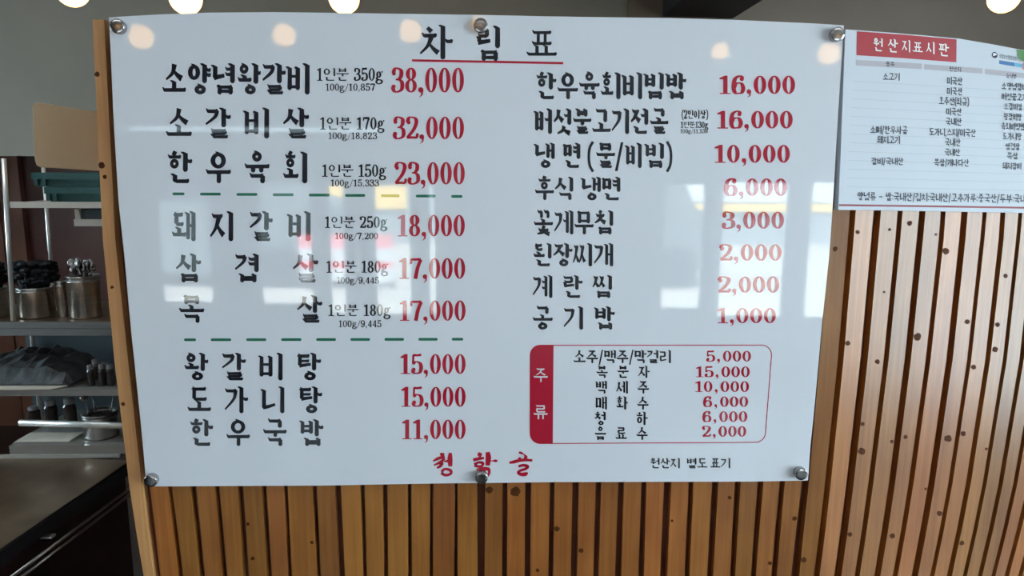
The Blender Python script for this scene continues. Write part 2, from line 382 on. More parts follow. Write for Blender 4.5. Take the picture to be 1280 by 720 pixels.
# backing panel behind the slats (the wall's own mesh), 14 mm behind their fronts
pl = at_y(110, 30, SL+.03)[0]; pl_b = at_y(172, 700, SL+.03)[0]
dirR = np.array([math.cos(TH), math.sin(TH), 0.0])
bk = .016
x_l = at_y(133, 200, SL)[0]
A_ = np.array([x_l, SL+bk, 0]); B_ = np.array([FOLD+.002, SL+bk, 0]); E_ = B_+dirR*1.6
dp = np.array([0, .06, 0])
part = struct(MB().prism([A_, B_, B_+dp, A_+dp], (0, 0, ZTOP-.01)).build('wall_partition_left', M['backing']))
part_r = struct(MB().prism([B_, E_, E_+dp, B_+dp], (0, 0, ZTOP_R-.01)).build('wall_partition_right', M['backing']))
slats = []
for L, R, pf in edges:
    vf = []; fa = []
    n = len(ROWS)
    d = np.array([0, bk, 0]) if pf is on_slats else -NRM*bk
    for y in ROWS:
        a, b = pf(L[y], y), pf(R[y], y)
        vf += [a, b]
    # straight on to the floor
    ks = n
    lo = []
    for k in (0, 1):
        p1, p0 = vf[2*(n-1)+k], vf[2*(n-2)+k]; t = (0-p1[2])/(p1[2]-p0[2]); lo.append(p1+(p1-p0)*t*.0+np.array([0, 0, -p1[2]]))
    vf += lo; n += 1
    # level top, just under the board's upper edge
    for k in (0, 1):
        p0, p1 = vf[k], vf[2+k]; t = ((ZTOP if pf is on_slats else ZTOP_R)-p0[2])/(p1[2]-p0[2]); vf[k] = p0+(p1-p0)*t
    allv = vf+[p+d for p in vf]
    m2 = 2*n
    for i in range(n-1):
        fa += [(2*i, 2*i+1, 2*i+3, 2*i+2), (m2+2*i, m2+2*i+2, m2+2*i+3, m2+2*i+1), (2*i, 2*i+2, m2+2*i+2, m2+2*i), (2*i+1, m2+2*i+1, m2+2*i+3, 2*i+3)]
    fa += [(0, m2, m2+1, 1), (2*n-2, 2*n-1, m2+2*n-1, m2+2*n-2)]
    so = mesh('slat', allv, fa, M['slat'], part if pf is on_slats else part_r)
    slats.append((so, L, R, pf))
# end post, thicker than the slats
vf = []
PO = .004
for y in ROWS: vf += [at_y(post_l[y], y, SL-PO), at_y(post_r[y], y, SL-PO)]
vf += [vf[-2]*np.array([1, 1, 0]), vf[-1]*np.array([1, 1, 0])]
vf[0][2] = vf[1][2] = at_y(123, 25, SL)[2]
n = len(vf)//2; m2 = 2*n; d = np.array([0, .09, 0]); allv = vf+[p+d for p in vf]; fa = []
for i in range(n-1):
    fa += [(2*i, 2*i+1, 2*i+3, 2*i+2), (m2+2*i, m2+2*i+2, m2+2*i+3, m2+2*i+1), (2*i, 2*i+2, m2+2*i+2, m2+2*i), (2*i+1, m2+2*i+1, m2+2*i+3, 2*i+3)]
fa += [(0, m2, m2+1, 1), (2*n-2, 2*n-1, m2+2*n-1, m2+2*n-2)]
post = mesh('post', allv, fa, M['post'], part)
KN = [(310,655,2.2),(316,698,2.4),(390,678,2.2),(610,612.5,4.2),(644,614.5,6),(694,661,3.2),(726,688,3),(672,713,2.2),(912,622,2.4),(840,651,1.5),
      (1072,290,2.8),(1137,279,3.2),(1112,287,2),(1044,311,3),(1170,293,1.6),(1178,314,4),(1141,421,4.5),(1059,429,3),(1097,452,3),(1209,402,3),
      (1247,406,2.8),(1244,437,3.6),(1217,459,3),(1257,345,2.6),(1105,365,1.6),(1077,530,2.4),(1073,564,4.6),(1132,546,2.6),(1185,548,4.4),
      (1201,542,3.2),(1117,552,2.4),(1115.5,670,3.4),(1056,668,2.8),(1202,679,3),(1176,642,3.2),(994,648,3),(1004,700,3.4),(964,704,2.4),(1233,561,1.8),(1157,611,1.6)]
def knot(parent, pf, x, y, r):
    n = 12; top = []; bot = []
    for k in range(n):
        a = 2*math.pi*k/n; rr = r*(.85+.3*random.random())
        top.append(pf(x+rr*1.05*math.cos(a), y+rr*math.sin(a), .0003)); bot.append(pf(x+rr*1.2*math.cos(a), y+rr*1.15*math.sin(a), -.002))
    c = pf(x, y, .0004)
    mesh('knot', top+bot+[c], [(k, (k+1) % n, 2*n) for k in range(n)]+[(k, n+k, n+(k+1) % n, (k+1) % n) for k in range(n)], M['knot'], parent)
for x, y, r in KN:
    best = None
    for so, L, R, pf in slats:
        l = np.interp(y, ROWS, [L[q] for q in ROWS]); rr = np.interp(y, ROWS, [R[q] for q in ROWS])
        dd = max(l-x, x-rr)
        if best is None or dd < best[0]: best = (dd, so, pf, l, rr)
    _, so, pf, l, rr = best
    x = min(max(x, l+r*1.2), rr-r*1.2)
    knot(so, pf, x, y, r)
pf_post = lambda px, py, off=0.0: at_y(px, py, SL-PO-off)
for x, y, r in [(121.5, 93, 3.2), (127, 206.5, 4), (131, 221, 2.6), (140, 359, 2), (154, 505, 2.4)]: knot(post, pf_post, x, y, r)

# ------------------------------------------------------------------ lettering: strokes of each character as flat outlines, in a 1 x 1 box
def cat(pts, k=6):
    P = [np.array(p, float) for p in pts]
    if len(P) < 3: return P
    P = [2*P[0]-P[1]]+P+[2*P[-1]-P[-2]]; out = []
    for i in range(1, len(P)-2):
        for j in range(k):
            t = j/k; a, b, c, d = P[i-1:i+3]
            out.append(.5*((2*b)+(c-a)*t+(2*a-5*b+4*c-d)*t*t+(3*b-a-3*c+d)*t**3))
    out.append(P[-2]); return out
class G:                                    # a glyph under construction
    def __init__(s, style, wv, wh, sx=1.0): s.p = []; s.style = style; s.wv = wv; s.wh = wh; s.sx = sx
    def poly(s, pts): s.p.append([tuple(map(float, q)) for q in pts])
    def V(s, x, yt, yb, w=1.0, flag=True):
        w = s.wv*w
        if s.style == 'sans': s.poly([(x-w/2, yt), (x+w/2, yt), (x+w/2, yb), (x-w/2, yb)]); return
        f = 1.0 if flag else .55
        h = yt-yb; e = min(.3*w, .3*h)
        s.poly([(x-f*w, yt), (x-.35*w, yt), (x+.5*w, yt-1.1*e), (x+.5*w, yb+1.0*e), (x+.25*w, yb), (x-.2*w, yb), (x-.5*w, yb+.9*e), (x-.45*w, yt-1.6*e), (x-.75*w, yt-.9*e)])
    def H(s, x0, x1, y, w=1.0):
        h = s.wh*w
        if s.style == 'sans': s.poly([(x0, y+h/2), (x1, y+h/2), (x1, y-h/2), (x0, y-h/2)]); return
        e = min(.6*h, (x1-x0)*.3)
        s.poly([(x0, y+.7*h), (x0+.5*e, y+.72*h), (x0+e*1.3, y+.42*h), (x1-1.2*e, y+.45*h), (x1-.7*e, y+.62*h), (x1-.1*e, y+.45*h), (x1, y-.05*h), (x1-.5*e, y-.5*h), (x0+e*1.3, y-.48*h), (x0+.7*e, y-.3*h)])
    def R(s, pts, w0=1.0, w1=1.0, smooth=True, k=6, cap=True):   # ribbon whose width runs from w0 to w1
        q = cat(pts, k) if smooth else [np.array(p, float) for p in pts]
        n = len(q); Lf = []; Rt = []
        if s.style == 'sans': w0 = w1 = .5*(s.wv+s.wh)/s.wv if False else (s.wh/s.wv)
        for i, p in enumerate(q):
            d = q[min(i+1, n-1)]-q[max(i-1, 0)]; d = d/(np.linalg.norm(d)+1e-9); nn = np.array([-d[1], d[0]])
            w = s.wv*(w0+(w1-w0)*i/(n-1))/2
            Lf.append(p+nn*w); Rt.append(p-nn*w)
        for i in range(n-1): s.poly([Lf[i], Lf[i+1], Rt[i+1], Rt[i]])
    def O(s, x0, y0, x1, y1, tick=True, n=18):
        cx, cy, rx, ry = (x0+x1)/2, (y0+y1)/2, (x1-x0)/2, (y1-y0)/2
        wx, wy = (s.wv*.95, s.wh*.9) if s.style != 'sans' else (s.wh, s.wh)
        wx = min(wx, rx*.75); wy = min(wy, ry*.75)
        for k in range(n):
            a, b = 2*math.pi*k/n, 2*math.pi*(k+1)/n
            s.poly([(cx+rx*math.cos(a), cy+ry*math.sin(a)), (cx+rx*math.cos(b), cy+ry*math.sin(b)), (cx+(rx-wx)*math.cos(b), cy+(ry-wy)*math.sin(b)), (cx+(rx-wx)*math.cos(a), cy+(ry-wy)*math.sin(a))])
        if tick and s.style != 'sans': s.poly([(cx-.9*s.wh, cy+ry+.35*s.wh), (cx+.2*s.wh, cy+ry+.1*s.wh), (cx+.8*s.wh, cy+ry-.4*s.wh), (cx-.5*s.wh, cy+ry-.6*s.wh)])
CHO = 'ㄱㄲㄴㄷㄸㄹㅁㅂㅃㅅㅆㅇㅈㅉㅊㅋㅌㅍㅎ'
JUNG = 'ㅏㅐㅑㅒㅓㅔㅕㅖㅗㅘㅙㅚㅛㅜㅝㅞㅟㅠㅡㅢㅣ'
JONG = ['', 'ㄱ', 'ㄲ', 'ㄳ', 'ㄴ', 'ㄵ', 'ㄶ', 'ㄷ', 'ㄹ', 'ㄺ', 'ㄻ', 'ㄼ', 'ㄽ', 'ㄾ', 'ㄿ', 'ㅀ', 'ㅁ', 'ㅂ', 'ㅄ', 'ㅅ', 'ㅆ', 'ㅇ', 'ㅈ', 'ㅊ', 'ㅋ', 'ㅌ', 'ㅍ', 'ㅎ']
def cons(g, j, x0, y0, x1, y1, mode):       # mode: 'v' beside an upright vowel, 'h' above a flat one, 't' at the bottom
    dbl = {'ㄲ': 'ㄱ', 'ㄸ': 'ㄷ', 'ㅃ': 'ㅂ', 'ㅆ': 'ㅅ', 'ㅉ': 'ㅈ'}
    if j in dbl:
        m = (x0+x1)/2; e = (x1-x0)*.03; x0 -= .02; x1 += .02; sv = g.wv; g.wv *= .82
        cons(g, dbl[j], x0, y0, m-e, y1, mode); cons(g, dbl[j], m+e, y0, x1, y1, mode); g.wv = sv; return
    W, Hh = x1-x0, y1-y0; hh = g.wh/2; hv = g.wv/2
    X = lambda t: x0+t*W
    Y = lambda t: y0+t*Hh
    if j == 'ㄱ' or j == 'ㅋ':
        g.H(x0, x1-hv*.6, y1-hh)
        if mode == 'v': g.R([(x1-hv, y1-hh*.6), (X(.70), Y(.52)), (x0+.02*W, y0)], 1.0, .35)
        else: g.V(x1-hv, y1-hh*.2, y0, .95, False)
        if j == 'ㅋ': g.H(X(.08), x1-hv*1.5, Y(.52), .8)
    elif j == 'ㄴ':
        g.V(x0+hv, y1, y0+hh*.5, .95)
        if mode == 'v': g.R([(x0+hv*.6, y0+hh*1.1), (X(.5), y0+hh*1.6), (x1+.02, y0+hh+.16*Hh)], .85, .6)
        else: g.H(x0+hv*.5, x1, y0+hh)
    elif j in 'ㄷㅌ':
        g.H(x0+hv*.3, x1-.05*W, y1-hh); g.V(x0+hv*1.2, y1-hh*.4, y0+hh, .9, False)
        if mode == 'v': g.R([(x0+hv, y0+hh*1.0), (X(.5), y0+hh*1.4), (x1+.02, y0+hh+.12*Hh)], .8, .6)
        else: g.H(x0+hv*.6, x1, y0+hh)
        if j == 'ㅌ': g.H(x0+hv, x1-.08*W, (y0+y1)/2, .75)
    elif j == 'ㄹ':
        k = .8 if Hh < .45 else .9
        m = (y0+y1)/2
        g.H(x0, x1-hv*.8, y1-hh*k, k); g.V(x1-hv*1.2, y1-hh*.3, m-hh*.4, .85, False); g.H(x0+hv*.5, x1-hv, m, k)
        g.V(x0+hv*1.1, m, y0+hh, .85, False)
        if mode == 'v': g.R([(x0+hv*.6, y0+hh), (X(.5), y0+hh*1.3), (x1+.02, y0+hh+.1*Hh)], .75, .55)
        else: g.H(x0+hv*.5, x1+.01, y0+hh*k, k)
    elif j == 'ㅁ':
        g.V(x0+hv, y1, y0, .9, False); g.V(x1-hv, y1-hh*.3, y0, .95, False); g.H(x0+hv*.4, x1-hv*.4, y1-hh*1.1, .9); g.H(x0+hv, x1-hv*.6, y0+hh*1.6, .9)
    elif j == 'ㅂ':
        g.V(x0+hv, y1, y0, .9); g.V(x1-hv, y1, y0, .95, False); g.H(x0+hv, x1-hv, Y(.58), .75); g.H(x0+hv, x1-hv*.6, y0+hh*1.6, .85)
    elif j in 'ㅅㅈㅊ':
        yt = y1; c = X(.52)
        if j == 'ㅊ':
            g.R([(X(.38), y1+.02), (X(.62), y1-.13*Hh)], .7, 1.0, False); yt = y1-.2*Hh
        if j in 'ㅈㅊ': g.H(x0+.05*W, x1-.08*W, yt-hh); yt -= hh*.8
        d = .62
        g.R([(c+(.14*W if j != 'ㅅ' else 0), yt), (X(.40), y0+(yt-y0)*.45), (x0-.01, y0+.02)], 1.05, .35)
        g.R([(X(.47), y0+(yt-y0)*.58), (X(.72), y0+(yt-y0)*.3), (x1, y0+(yt-y0)*.08)], .45, 1.05)
    elif j == 'ㅇ':
        r = .96 if mode != 't' else 1.0
        m = (x0+x1)/2; hw = min(W, Hh*(1.55 if mode == 't' else 1.25))/2
        g.O(m-hw*r, y0, m+hw*r, y1)
    elif j == 'ㅍ':
        g.H(x0, x1, y1-hh); g.V(X(.33), y1-hh, y0+hh, .8, False); g.V(X(.68), y1-hh, y0+hh, .8, False); g.H(x0-.01, x1+.01, y0+hh)
    elif j == 'ㅎ':
        g.R([(X(.36), y1+.03), (X(.62), y1-.1*Hh)], .7, 1.0, False)
        g.H(x0, x1, y1-.24*Hh, .85); m = (x0+x1)/2; hw = min(W*.42, Hh*.36)
        g.O(m-hw, y0, m+hw, y1-.36*Hh, False)
def vowel_v(g, j, x0, y0, x1, y1):
    hv = g.wv/2; W = x1-x0; m = (y0+y1)/2; l = y1-y0
    if j in 'ㅏㅑ':
        x = x0+hv*1.3; g.V(x, y1, y0)
        for d in ([.02] if j == 'ㅏ' else [.16, -.1]): g.H(x+hv*.6, x1, m+d*l, .95)
    elif j in 'ㅓㅕㅣ':
        x = x1-hv*1.4; g.V(x, y1, y0)
        for d in {'ㅓ': [.06], 'ㅕ': [.2, -.06], 'ㅣ': []}[j]: g.H(x0-.06, x-hv*.5, m+d*l, .85)
    elif j in 'ㅐㅒ':
        a = x0+hv*.9; b = x1-hv*.9; g.V(a, y1-.03, y0+.06*l, .82); g.V(b, y1, y0, .92)
        for d in ([.02] if j == 'ㅐ' else [.14, -.1]): g.H(a, b, m+d*l, .8)
    elif j in 'ㅔㅖ':
        a = x0+hv*1.1; b = x1-hv*.9; g.V(a, y1-.03, y0+.06*l, .82); g.V(b, y1, y0, .92)
        for d in ([.06] if j == 'ㅔ' else [.2, -.06]): g.H(x0-.12, a, m+d*l, .8)
def vowel_h(g, j, x0, y0, x1, y1):
    hh = g.wh/2; m = (x0+x1)/2; W = x1-x0
    if j in 'ㅗㅛ':
        g.H(x0, x1, y0+hh)
        for x in ([m] if j == 'ㅗ' else [m-.15*W, m+.15*W]): g.V(x, y1, y0+hh, .9)
    elif j in 'ㅜㅠ':
        g.H(x0, x1, y1-hh)
        for x in ([m+.02] if j == 'ㅜ' else [m-.15*W, m+.17*W]): g.V(x, y1-hh, y0, .9, False)
    else: g.H(x0, x1, (y0+y1)/2)
MIX = {'ㅘ': ('ㅗ', 'ㅏ'), 'ㅙ': ('ㅗ', 'ㅐ'), 'ㅚ': ('ㅗ', 'ㅣ'), 'ㅝ': ('ㅜ', 'ㅓ'), 'ㅞ': ('ㅜ', 'ㅔ'), 'ㅟ': ('ㅜ', 'ㅣ'), 'ㅢ': ('ㅡ', 'ㅣ')}
def hangul(ch, style, wv, wh):
    g = G(style, wv, wh); k = ord(ch)-0xAC00; c, v, t = CHO[k//588], JUNG[k % 588//28], JONG[k % 28]
    if v in MIX:
        a, b = MIX[v]
        wide = b == 'ㅐ'; vx = .60 if wide else .66
        if t:
            cons(g, c, .10, .66, .50, .97, 'h'); vowel_h(g, a, .02, .40, .62, .64); vowel_v(g, b, vx, .34, 1, 1); cons(g, t, .24, .0, .88, .30, 't')
        else:
            cons(g, c, .08, .50, .50, .95, 'h'); vowel_h(g, a, 0, .16, .62, .48); vowel_v(g, b, vx, 0, 1, 1)
    elif v in 'ㅗㅛㅜㅠㅡ':
        up = v in 'ㅗㅛ'
        if t:
            cons(g, c, .20, .68, .80, 1.0, 'h'); vowel_h(g, v, .0, .38 if up else .34, 1, .66 if up else .60); cons(g, t, .20, 0, .82, .30, 't')
        else:
            cons(g, c, .18, .46, .82, .97, 'h'); vowel_h(g, v, .0, .08 if up else .0, 1, .46 if up else .42)
    else:
        wide = v in 'ㅐㅒㅔㅖ'; cx = .50 if wide else .56; vx = .58 if wide else .60
        if v in 'ㅔㅖㅓㅕ': cx -= .06
        if t:
            cons(g, c, .03, .46, cx, .95, 'v'); vowel_v(g, v, vx, .36, 1, 1); cons(g, t, .22, 0, .88, .31, 't')
        else:
            cons(g, c, .02, .14, cx, .90, 'v'); vowel_v(g, v, vx, 0, 1, 1)
    return g.p
ADV = {'1': .5, ',': .28, '.': .28, '/': .42, '(': .36, ')': .36, '-': .5, ':': .28, ' ': .4, 'g': .6}
def latin(ch, style, wv, wh, a):            # a = advance of the character; strokes are thick upright, thin across
    g = G('ink', 1, 1); L = .06*a; R_ = .94*a; Wd = R_-L
    tv, th = (wv, wh) if style != 'sans' else (wh, wh)
    tv = min(tv, .34*Wd) if ch not in '1,./():-' else tv
    def pen(pts, smooth=True, sc=1.0):
        q = cat([(L+x*Wd, y) for x, y in pts], 6) if smooth else [np.array((L+x*Wd, y)) for x, y in pts]
        n = len(q); A = []; B = []
        for i, p in enumerate(q):
            d = q[min(i+1, n-1)]-q[max(i-1, 0)]; d = d/(np.linalg.norm(d)+1e-9); nn = np.array([-d[1], d[0]])
            wd = sc*(th+(tv-th)*abs(d[1])**1.5)/2; A.append(p+nn*wd); B.append(p-nn*wd)
        for i in range(n-1): g.poly([A[i], A[i+1], B[i+1], B[i]])
    def dot(x, y, r):
        g.poly([(L+x*Wd+r*math.cos(2*math.pi*k/10), y+r*math.sin(2*math.pi*k/10)) for k in range(10)])
    def ring(x0, y0, x1, y1):
        cx, cy, rx, ry = L+(x0+x1)/2*Wd, (y0+y1)/2, (x1-x0)/2*Wd, (y1-y0)/2; n = 22
        wx, wy = min(tv, rx*.8), min(th*.9, ry*.6)
        for k in range(n):
            p, q = 2*math.pi*k/n, 2*math.pi*(k+1)/n
            g.poly([(cx+rx*math.cos(p), cy+ry*math.sin(p)), (cx+rx*math.cos(q), cy+ry*math.sin(q)), (cx+(rx-wx)*math.cos(q), cy+(ry-wy)*math.sin(q)), (cx+(rx-wx)*math.cos(p), cy+(ry-wy)*math.sin(p))])
    h = th/2
    if ch == '0': ring(0, 0, 1, 1)
    elif ch == '1':
        c = L+.55*Wd; v = tv/2
        g.poly([(c-v, 0), (c+v, 0), (c+v, 1), (c-v*.4, 1), (c-v, .9)])
        if style != 'sans':
            g.poly([(L+.05*Wd, 0), (L+Wd, 0), (L+Wd, th*.8), (L+.05*Wd, th*.8)]); g.poly([(c-v*.4, 1), (c-v, .80), (L+.02*Wd, .80), (L+.02*Wd, .86)])
        else: g.poly([(c, 1), (c-v, .86), (L, .74), (L, .86)])
    elif ch == '2':
        pen([(.10, .74), (.22, .94), (.5, 1-h), (.80, .90), (.86, .72), (.66, .45), (.30, .20), (.08, .05)]); pen([(.06, .07), (.5, .08), (.92, .07)], False, 1.7); pen([(.90, .06), (.97, .26)], False, .7); dot(.2, .74, tv*.52)
    elif ch == '3':
        pen([(.14, .78), (.28, .95), (.5, 1-h), (.80, .88), (.80, .66), (.58, .53), (.36, .52)]); pen([(.36, .52), (.62, .52), (.88, .40), (.86, .14), (.5, h), (.22, .06), (.10, .22)]); dot(.2, .76, tv*.5); dot(.17, .24, tv*.52)
    elif ch == '4':
        pen([(.66, .98), (.06, .30)], False, .6); pen([(.04, .28), (.98, .28)], False); pen([(.70, 1), (.70, 0)], False); pen([(.45, h), (.95, h)], False, .8)
    elif ch == '5':
        pen([(.18, .95), (.5, .93), (.90, .96)], False, 1.8); pen([(.19, .97), (.16, .50)], False, .55); pen([(.16, .50), (.42, .61), (.78, .54), (.90, .32), (.78, .09), (.45, h), (.2, .07), (.10, .22)]); dot(.2, .22, tv*.55)
    elif ch in '69':
        n0 = len(g.p)
        pen([(.84, .82), (.72, .95), (.50, 1-h), (.24, .82), (.13, .5), (.15, .22), (.3, .05), (.52, h), (.76, .08), (.88, .30), (.76, .54), (.52, .60), (.30, .54), (.17, .36)]); dot(.77, .81, tv*.5)
        if ch == '9': g.p[n0:] = [[(a-x, 1-y) for x, y in q] for q in g.p[n0:]]
    elif ch == '7':
        pen([(.06, .93), (.5, .93), (.96, .94)], False, 1.9); pen([(.06, .96), (.04, .72)], False, .6); pen([(.95, .93), (.66, .52), (.46, .0)])
    elif ch == '8': ring(.06, .49, .94, 1); ring(0, 0, 1, .54)
    elif ch == ',':
        r = tv*.55; dot(.45, r, r); g.poly([(L+.45*Wd+r, r), (L+.45*Wd+r*.7, -.1), (L+.2*Wd-r*.2, -.22), (L+.45*Wd+r*.2, -.06), (L+.45*Wd, 0)])
    elif ch == '.': dot(.5, tv*.5, tv*.5)
    elif ch == ':': dot(.5, .22, tv*.55); dot(.5, .62, tv*.55)
    elif ch == '-': g.poly([(L, .40), (L+Wd, .40), (L+Wd, .40+th), (L, .40+th)])
    elif ch == '/': g.poly([(L, -.12), (L+th*.8, -.12), (L+Wd, 1.02), (L+Wd-th*.8, 1.02)])
    elif ch in '()':
        q = [(.85, 1.05), (.35, .8), (.2, .45), (.35, .1), (.85, -.15)]
        if ch == ')': q = [(1-x, y) for x, y in q]
        tv = min(tv, .1); pen(q)
    elif ch == 'g':
        ring(.04, .24, .80, .74); pen([(.2, .30), (.14, .14), (.5, .08), (.84, .02), (.82, -.16), (.45, -.24), (.12, -.16), (.10, -.02), (.35, .08)]); dot(.90, .70, tv*.4)
    return g.p
def is_h(c): return 0xAC00 <= ord(c) <= 0xD7A3
ZK = [0]
def lettering(name, text, mat, parent, pf, x0, x1, yt, yb, gw=None, style='brush', wv=.178, wh=.132, slope=0.0, dadv=None, off=.0004, hd=None, label=None, shrink=0.0):
    """text set between x0 and x1, its tops on yt and its feet on yb (at x0); gw: width of one character, then the characters are spread evenly"""
    H = yb-yt; items = []
    if gw:
        t = [c for c in text if c != ' ']; n = len(t)
        for i, c in enumerate(t):
            cx = x0+gw/2+(x1-x0-gw)*(i/(n-1) if n > 1 else .5); items.append((c, cx-gw/2, gw))
    else:
        adv = [(1.0 if is_h(c) else (dadv or {}).get(c, ADV.get(c, .56))) for c in text]
        k = (x1-x0)/sum(adv); u = x0
        for c, a in zip(text, adv): items.append((c, u, a*k)); u += a*k
    vs = []; fs = []; zi = 0
    for c, gx, gwid in items:
        if c == ' ': continue
        if is_h(c):
            m = .02*gwid; polys = hangul(c, style, wv*min(1.25, H/gwid*.92), wh); sx = gwid-2*m; x_0 = gx+m; hh = 1.0
        else:
            a = gwid/H; polys = latin(c, style, wv, wh, a); sx = H; x_0 = gx; hh = hd or 1.0
        for q in polys:
            zi += 1; k = len(vs); o = off+(zi % 40)*4e-6
            for x, y in q:
                px = x_0+x*sx; py = yb-y*H*hh+slope*(px-x0)
                vs.append(pf(px, py, o))
            fs.append(tuple(range(k, k+len(q))))
    o = mesh_flat(name, vs, fs, mat, parent)
    if label: o['label'] = label
    return o
def mesh_flat(name, vs, fs, mat, parent):
    v = np.array(vs); lo, hi = v.min(0), v.max(0); origin = (lo+hi)/2; origin[2] = lo[2]
    me = bpy.data.meshes.new(name); me.from_pydata((v-origin).tolist(), [], fs); me.update()
    # turn every outline to face the viewer
    bm = bmesh.new(); bm.from_mesh(me)
    flip = [f for f in bm.faces if f.normal.y > 0]
    bmesh.ops.reverse_faces(bm, faces=flip); bm.to_mesh(me); bm.free()
    me.materials.append(mat); o = bpy.data.objects.new(name, me); C.objects.link(o); ORG[o.name] = origin
    o.parent = parent; o.location = origin-ORG[parent.name]; return o
def patch(name, pts, mat, parent, pf, off=.0003):      # a printed area
    return mesh_flat(name, [pf(x, y, off) for x, y in pts], [tuple(range(len(pts)))], mat, parent)

# ------------------------------------------------------------------ the menu board
OUT = [(136,21.7),(170,19.6),(200,18),(260,15.8),(340,15.1),(450,16.5),(600,18.6),(680,20.4),(760,21.6),(850,22.8),(920,24.9),(1020,29.4),(1055,31.7),
       (1048,136),(1042,240),(1036.5,320),(1028,400),(1019,500),(1012.8,560),(1010,600.6),
       (940,602),(700,602.6),(540,604.4),(400,607),(200,608),(183,607.6),(179,560),(172,490),(164,415),(155.5,320),(148,250),(142.5,160),(139,80)]
mb = MB(); mb.prism([on_board(x, y) for x, y in OUT], (0, .005, 0))
board = mb.build('menu_board', M['board'])
tag(board, 'large glossy white acrylic menu board with Korean dishes and red prices on slatted wall', 'sign')
ink, red, gr = M['ink'], M['red'], M['green']
def T(text, x0, x1, yt, yb, gw=None, **k): return lettering('dish_name', text, ink, board, on_board, x0, x1, yt, yb, gw, **k)
def NOTE(text, x0, x1, yt, yb, **k): return lettering('portion_note', text, ink, board, on_board, x0, x1, yt, yb, style='brush', wv=k.pop('wv', .155), wh=k.pop('wh', .09), **k)
def PR(text, x0, x1, yt, yb, **k): return lettering('price', text, red, board, on_board, x0, x1, yt, yb, wv=k.pop('wv', .17), wh=k.pop('wh', .06), label='red price figures', **k)
for c, a, b, t, u in [('차', 524, 567, 31, 74), ('림', 594, 627, 32, 76), ('표', 657, 697, 37.5, 72.5)]:
    lettering('title_lettering', c, ink, board, on_board, a, b, t, u, wv=.16, wh=.12)
patch('title_underline', [(515, 74), (704, 77.5), (704, 80.4), (515, 76.9)], red, board, on_board)['label'] = 'red rule under the title'
T('소양념왕갈비', 202, 389, 79, 118)
T('소갈비살', 206.5, 387, 134.5, 173, 34); T('한우육회', 208, 386, 189.5, 229, 33)
T('돼지갈비', 214, 390, 264, 301.5, 31); T('삼겹살', 219, 398.5, 317, 353, 33); T('목살', 223, 403.5, 369, 403.5, 33)
T('왕갈비탕', 229, 402, 441, 475.5, 32); T('도가니탕', 233.5, 403.5, 483, 516.5, 31); T('한우국밥', 236, 405, 524, 557.5, 31)
for a, b, xa, xb, y0, y1, xc, xd, y2, y3 in [('350g', '100g/10,857', 395.5, 479, 85, 101, 406.5, 469, 104.5, 113.5), ('170g', '100g/18,823', 399.5, 481, 146.5, 162, 410, 471.5, 165.5, 174),
        ('150g', '100g/15,333', 402, 483, 205.5, 221, 413, 474, 224.5, 233), ('250g', '100g/7,200', 405.5, 484.5, 270.5, 285, 418.5, 473, 291, 299),
        ('180g', '100g/9,445', 407.5, 485.5, 326, 341, 420.5, 474, 346.5, 354.5), ('180g', '100g/9,445', 410, 488.5, 380.5, 395, 423, 477, 400.5, 409)]:
    NOTE('1인분 '+a, xa, xb, y0, y1, dadv={'1': .5, ' ': .35}); NOTE(b, xc, xd, y2, y3)
for t, a, b, y0, y1 in [('38,000', 488.5, 581, 84.5, 115.7), ('32,000', 490.5, 581, 145.7, 174), ('23,000', 492.5, 582, 202.5, 230.7), ('18,000', 496, 582, 268.5, 295.5),
        ('17,000', 498, 582.5, 322.5, 348.6), ('17,000', 498.5, 583, 375.5, 401), ('15,000', 499.5, 583, 442.5, 467.5), ('15,000', 500.5, 583, 483.5, 508.5), ('11,000', 501.5, 583, 524.5, 549)]:
    PR(t, a, b, y0, y1, wv=.2)
for xs, ya, yb_ in [([(215.6,230.6),(250,276),(295.6,321.7),(341,367),(386,412),(431.4,456.4),(476,499.5),(519.7,544.4),(564,578)], 242.3, 245.6),
                    ([(230,245),(263.5,289),(307.8,332.8),(351.4,376.7),(395.3,420),(438,462.5),(480.6,505),(523,547),(564.7,579)], 424.8, 424.0)]:
    for a, b in xs:
        y = ya+(yb_-ya)*(a-215)/360; r = 1.75
        o = patch('dash', [(a, y-r*.5), (a+r*.7, y-r), (b-r*.7, y-r), (b, y-r*.5), (b, y+r*.5), (b-r*.7, y+r), (a+r*.7, y+r), (a, y+r*.5)], gr, board, on_board)
        o['label'] = 'green printed dash'
T('한우육회비빔밥', 669, 858.5, 90.5, 124); T('버섯불고기전골', 667.5, 836, 135.5, 167.5)
for c, a, b in [('냉', 667.5, 694), ('면', 703, 727), ('(', 734, 743), ('물', 744.5, 769.5), ('/', 768, 780), ('비', 781.5, 803.5), ('빔', 805.5, 831.5), (')', 832, 841)]:
    T(c, a, b, 178.5, 210)
T('후식', 668, 718, 221, 250); T('냉면', 726, 777, 221, 250.5)
T('꽃게무침', 666.5, 768, 263, 293); T('된장찌개', 665.5, 767, 304, 333); T('계란찜', 665, 766.5, 344, 372.5, 26); T('공기밥', 665, 769, 383, 412, 26.5)
for t, a, b, y0, y1 in [('16,000', 898, 995, 94.5, 117.5), ('16,000', 895, 992, 138.5, 160.7), ('10,000', 892, 988.5, 181, 203.5), ('6,000', 904.5, 985, 223, 245), ('3,000', 901.5, 981, 264.5, 286),
        ('2,000', 898.5, 978, 305.3, 326), ('2,000', 896.5, 975, 345.5, 366), ('1,000', 895.5, 971, 385, 404)]:
    PR(t, a, b, y0, y1, wv=.24, wh=.075)
NOTE('(2인이상)', 852, 885.5, 137.5, 148.5); NOTE('1인분130g', 850.5, 885.5, 152, 160); NOTE('100g/11,538', 850, 885, 161.5, 166.5)
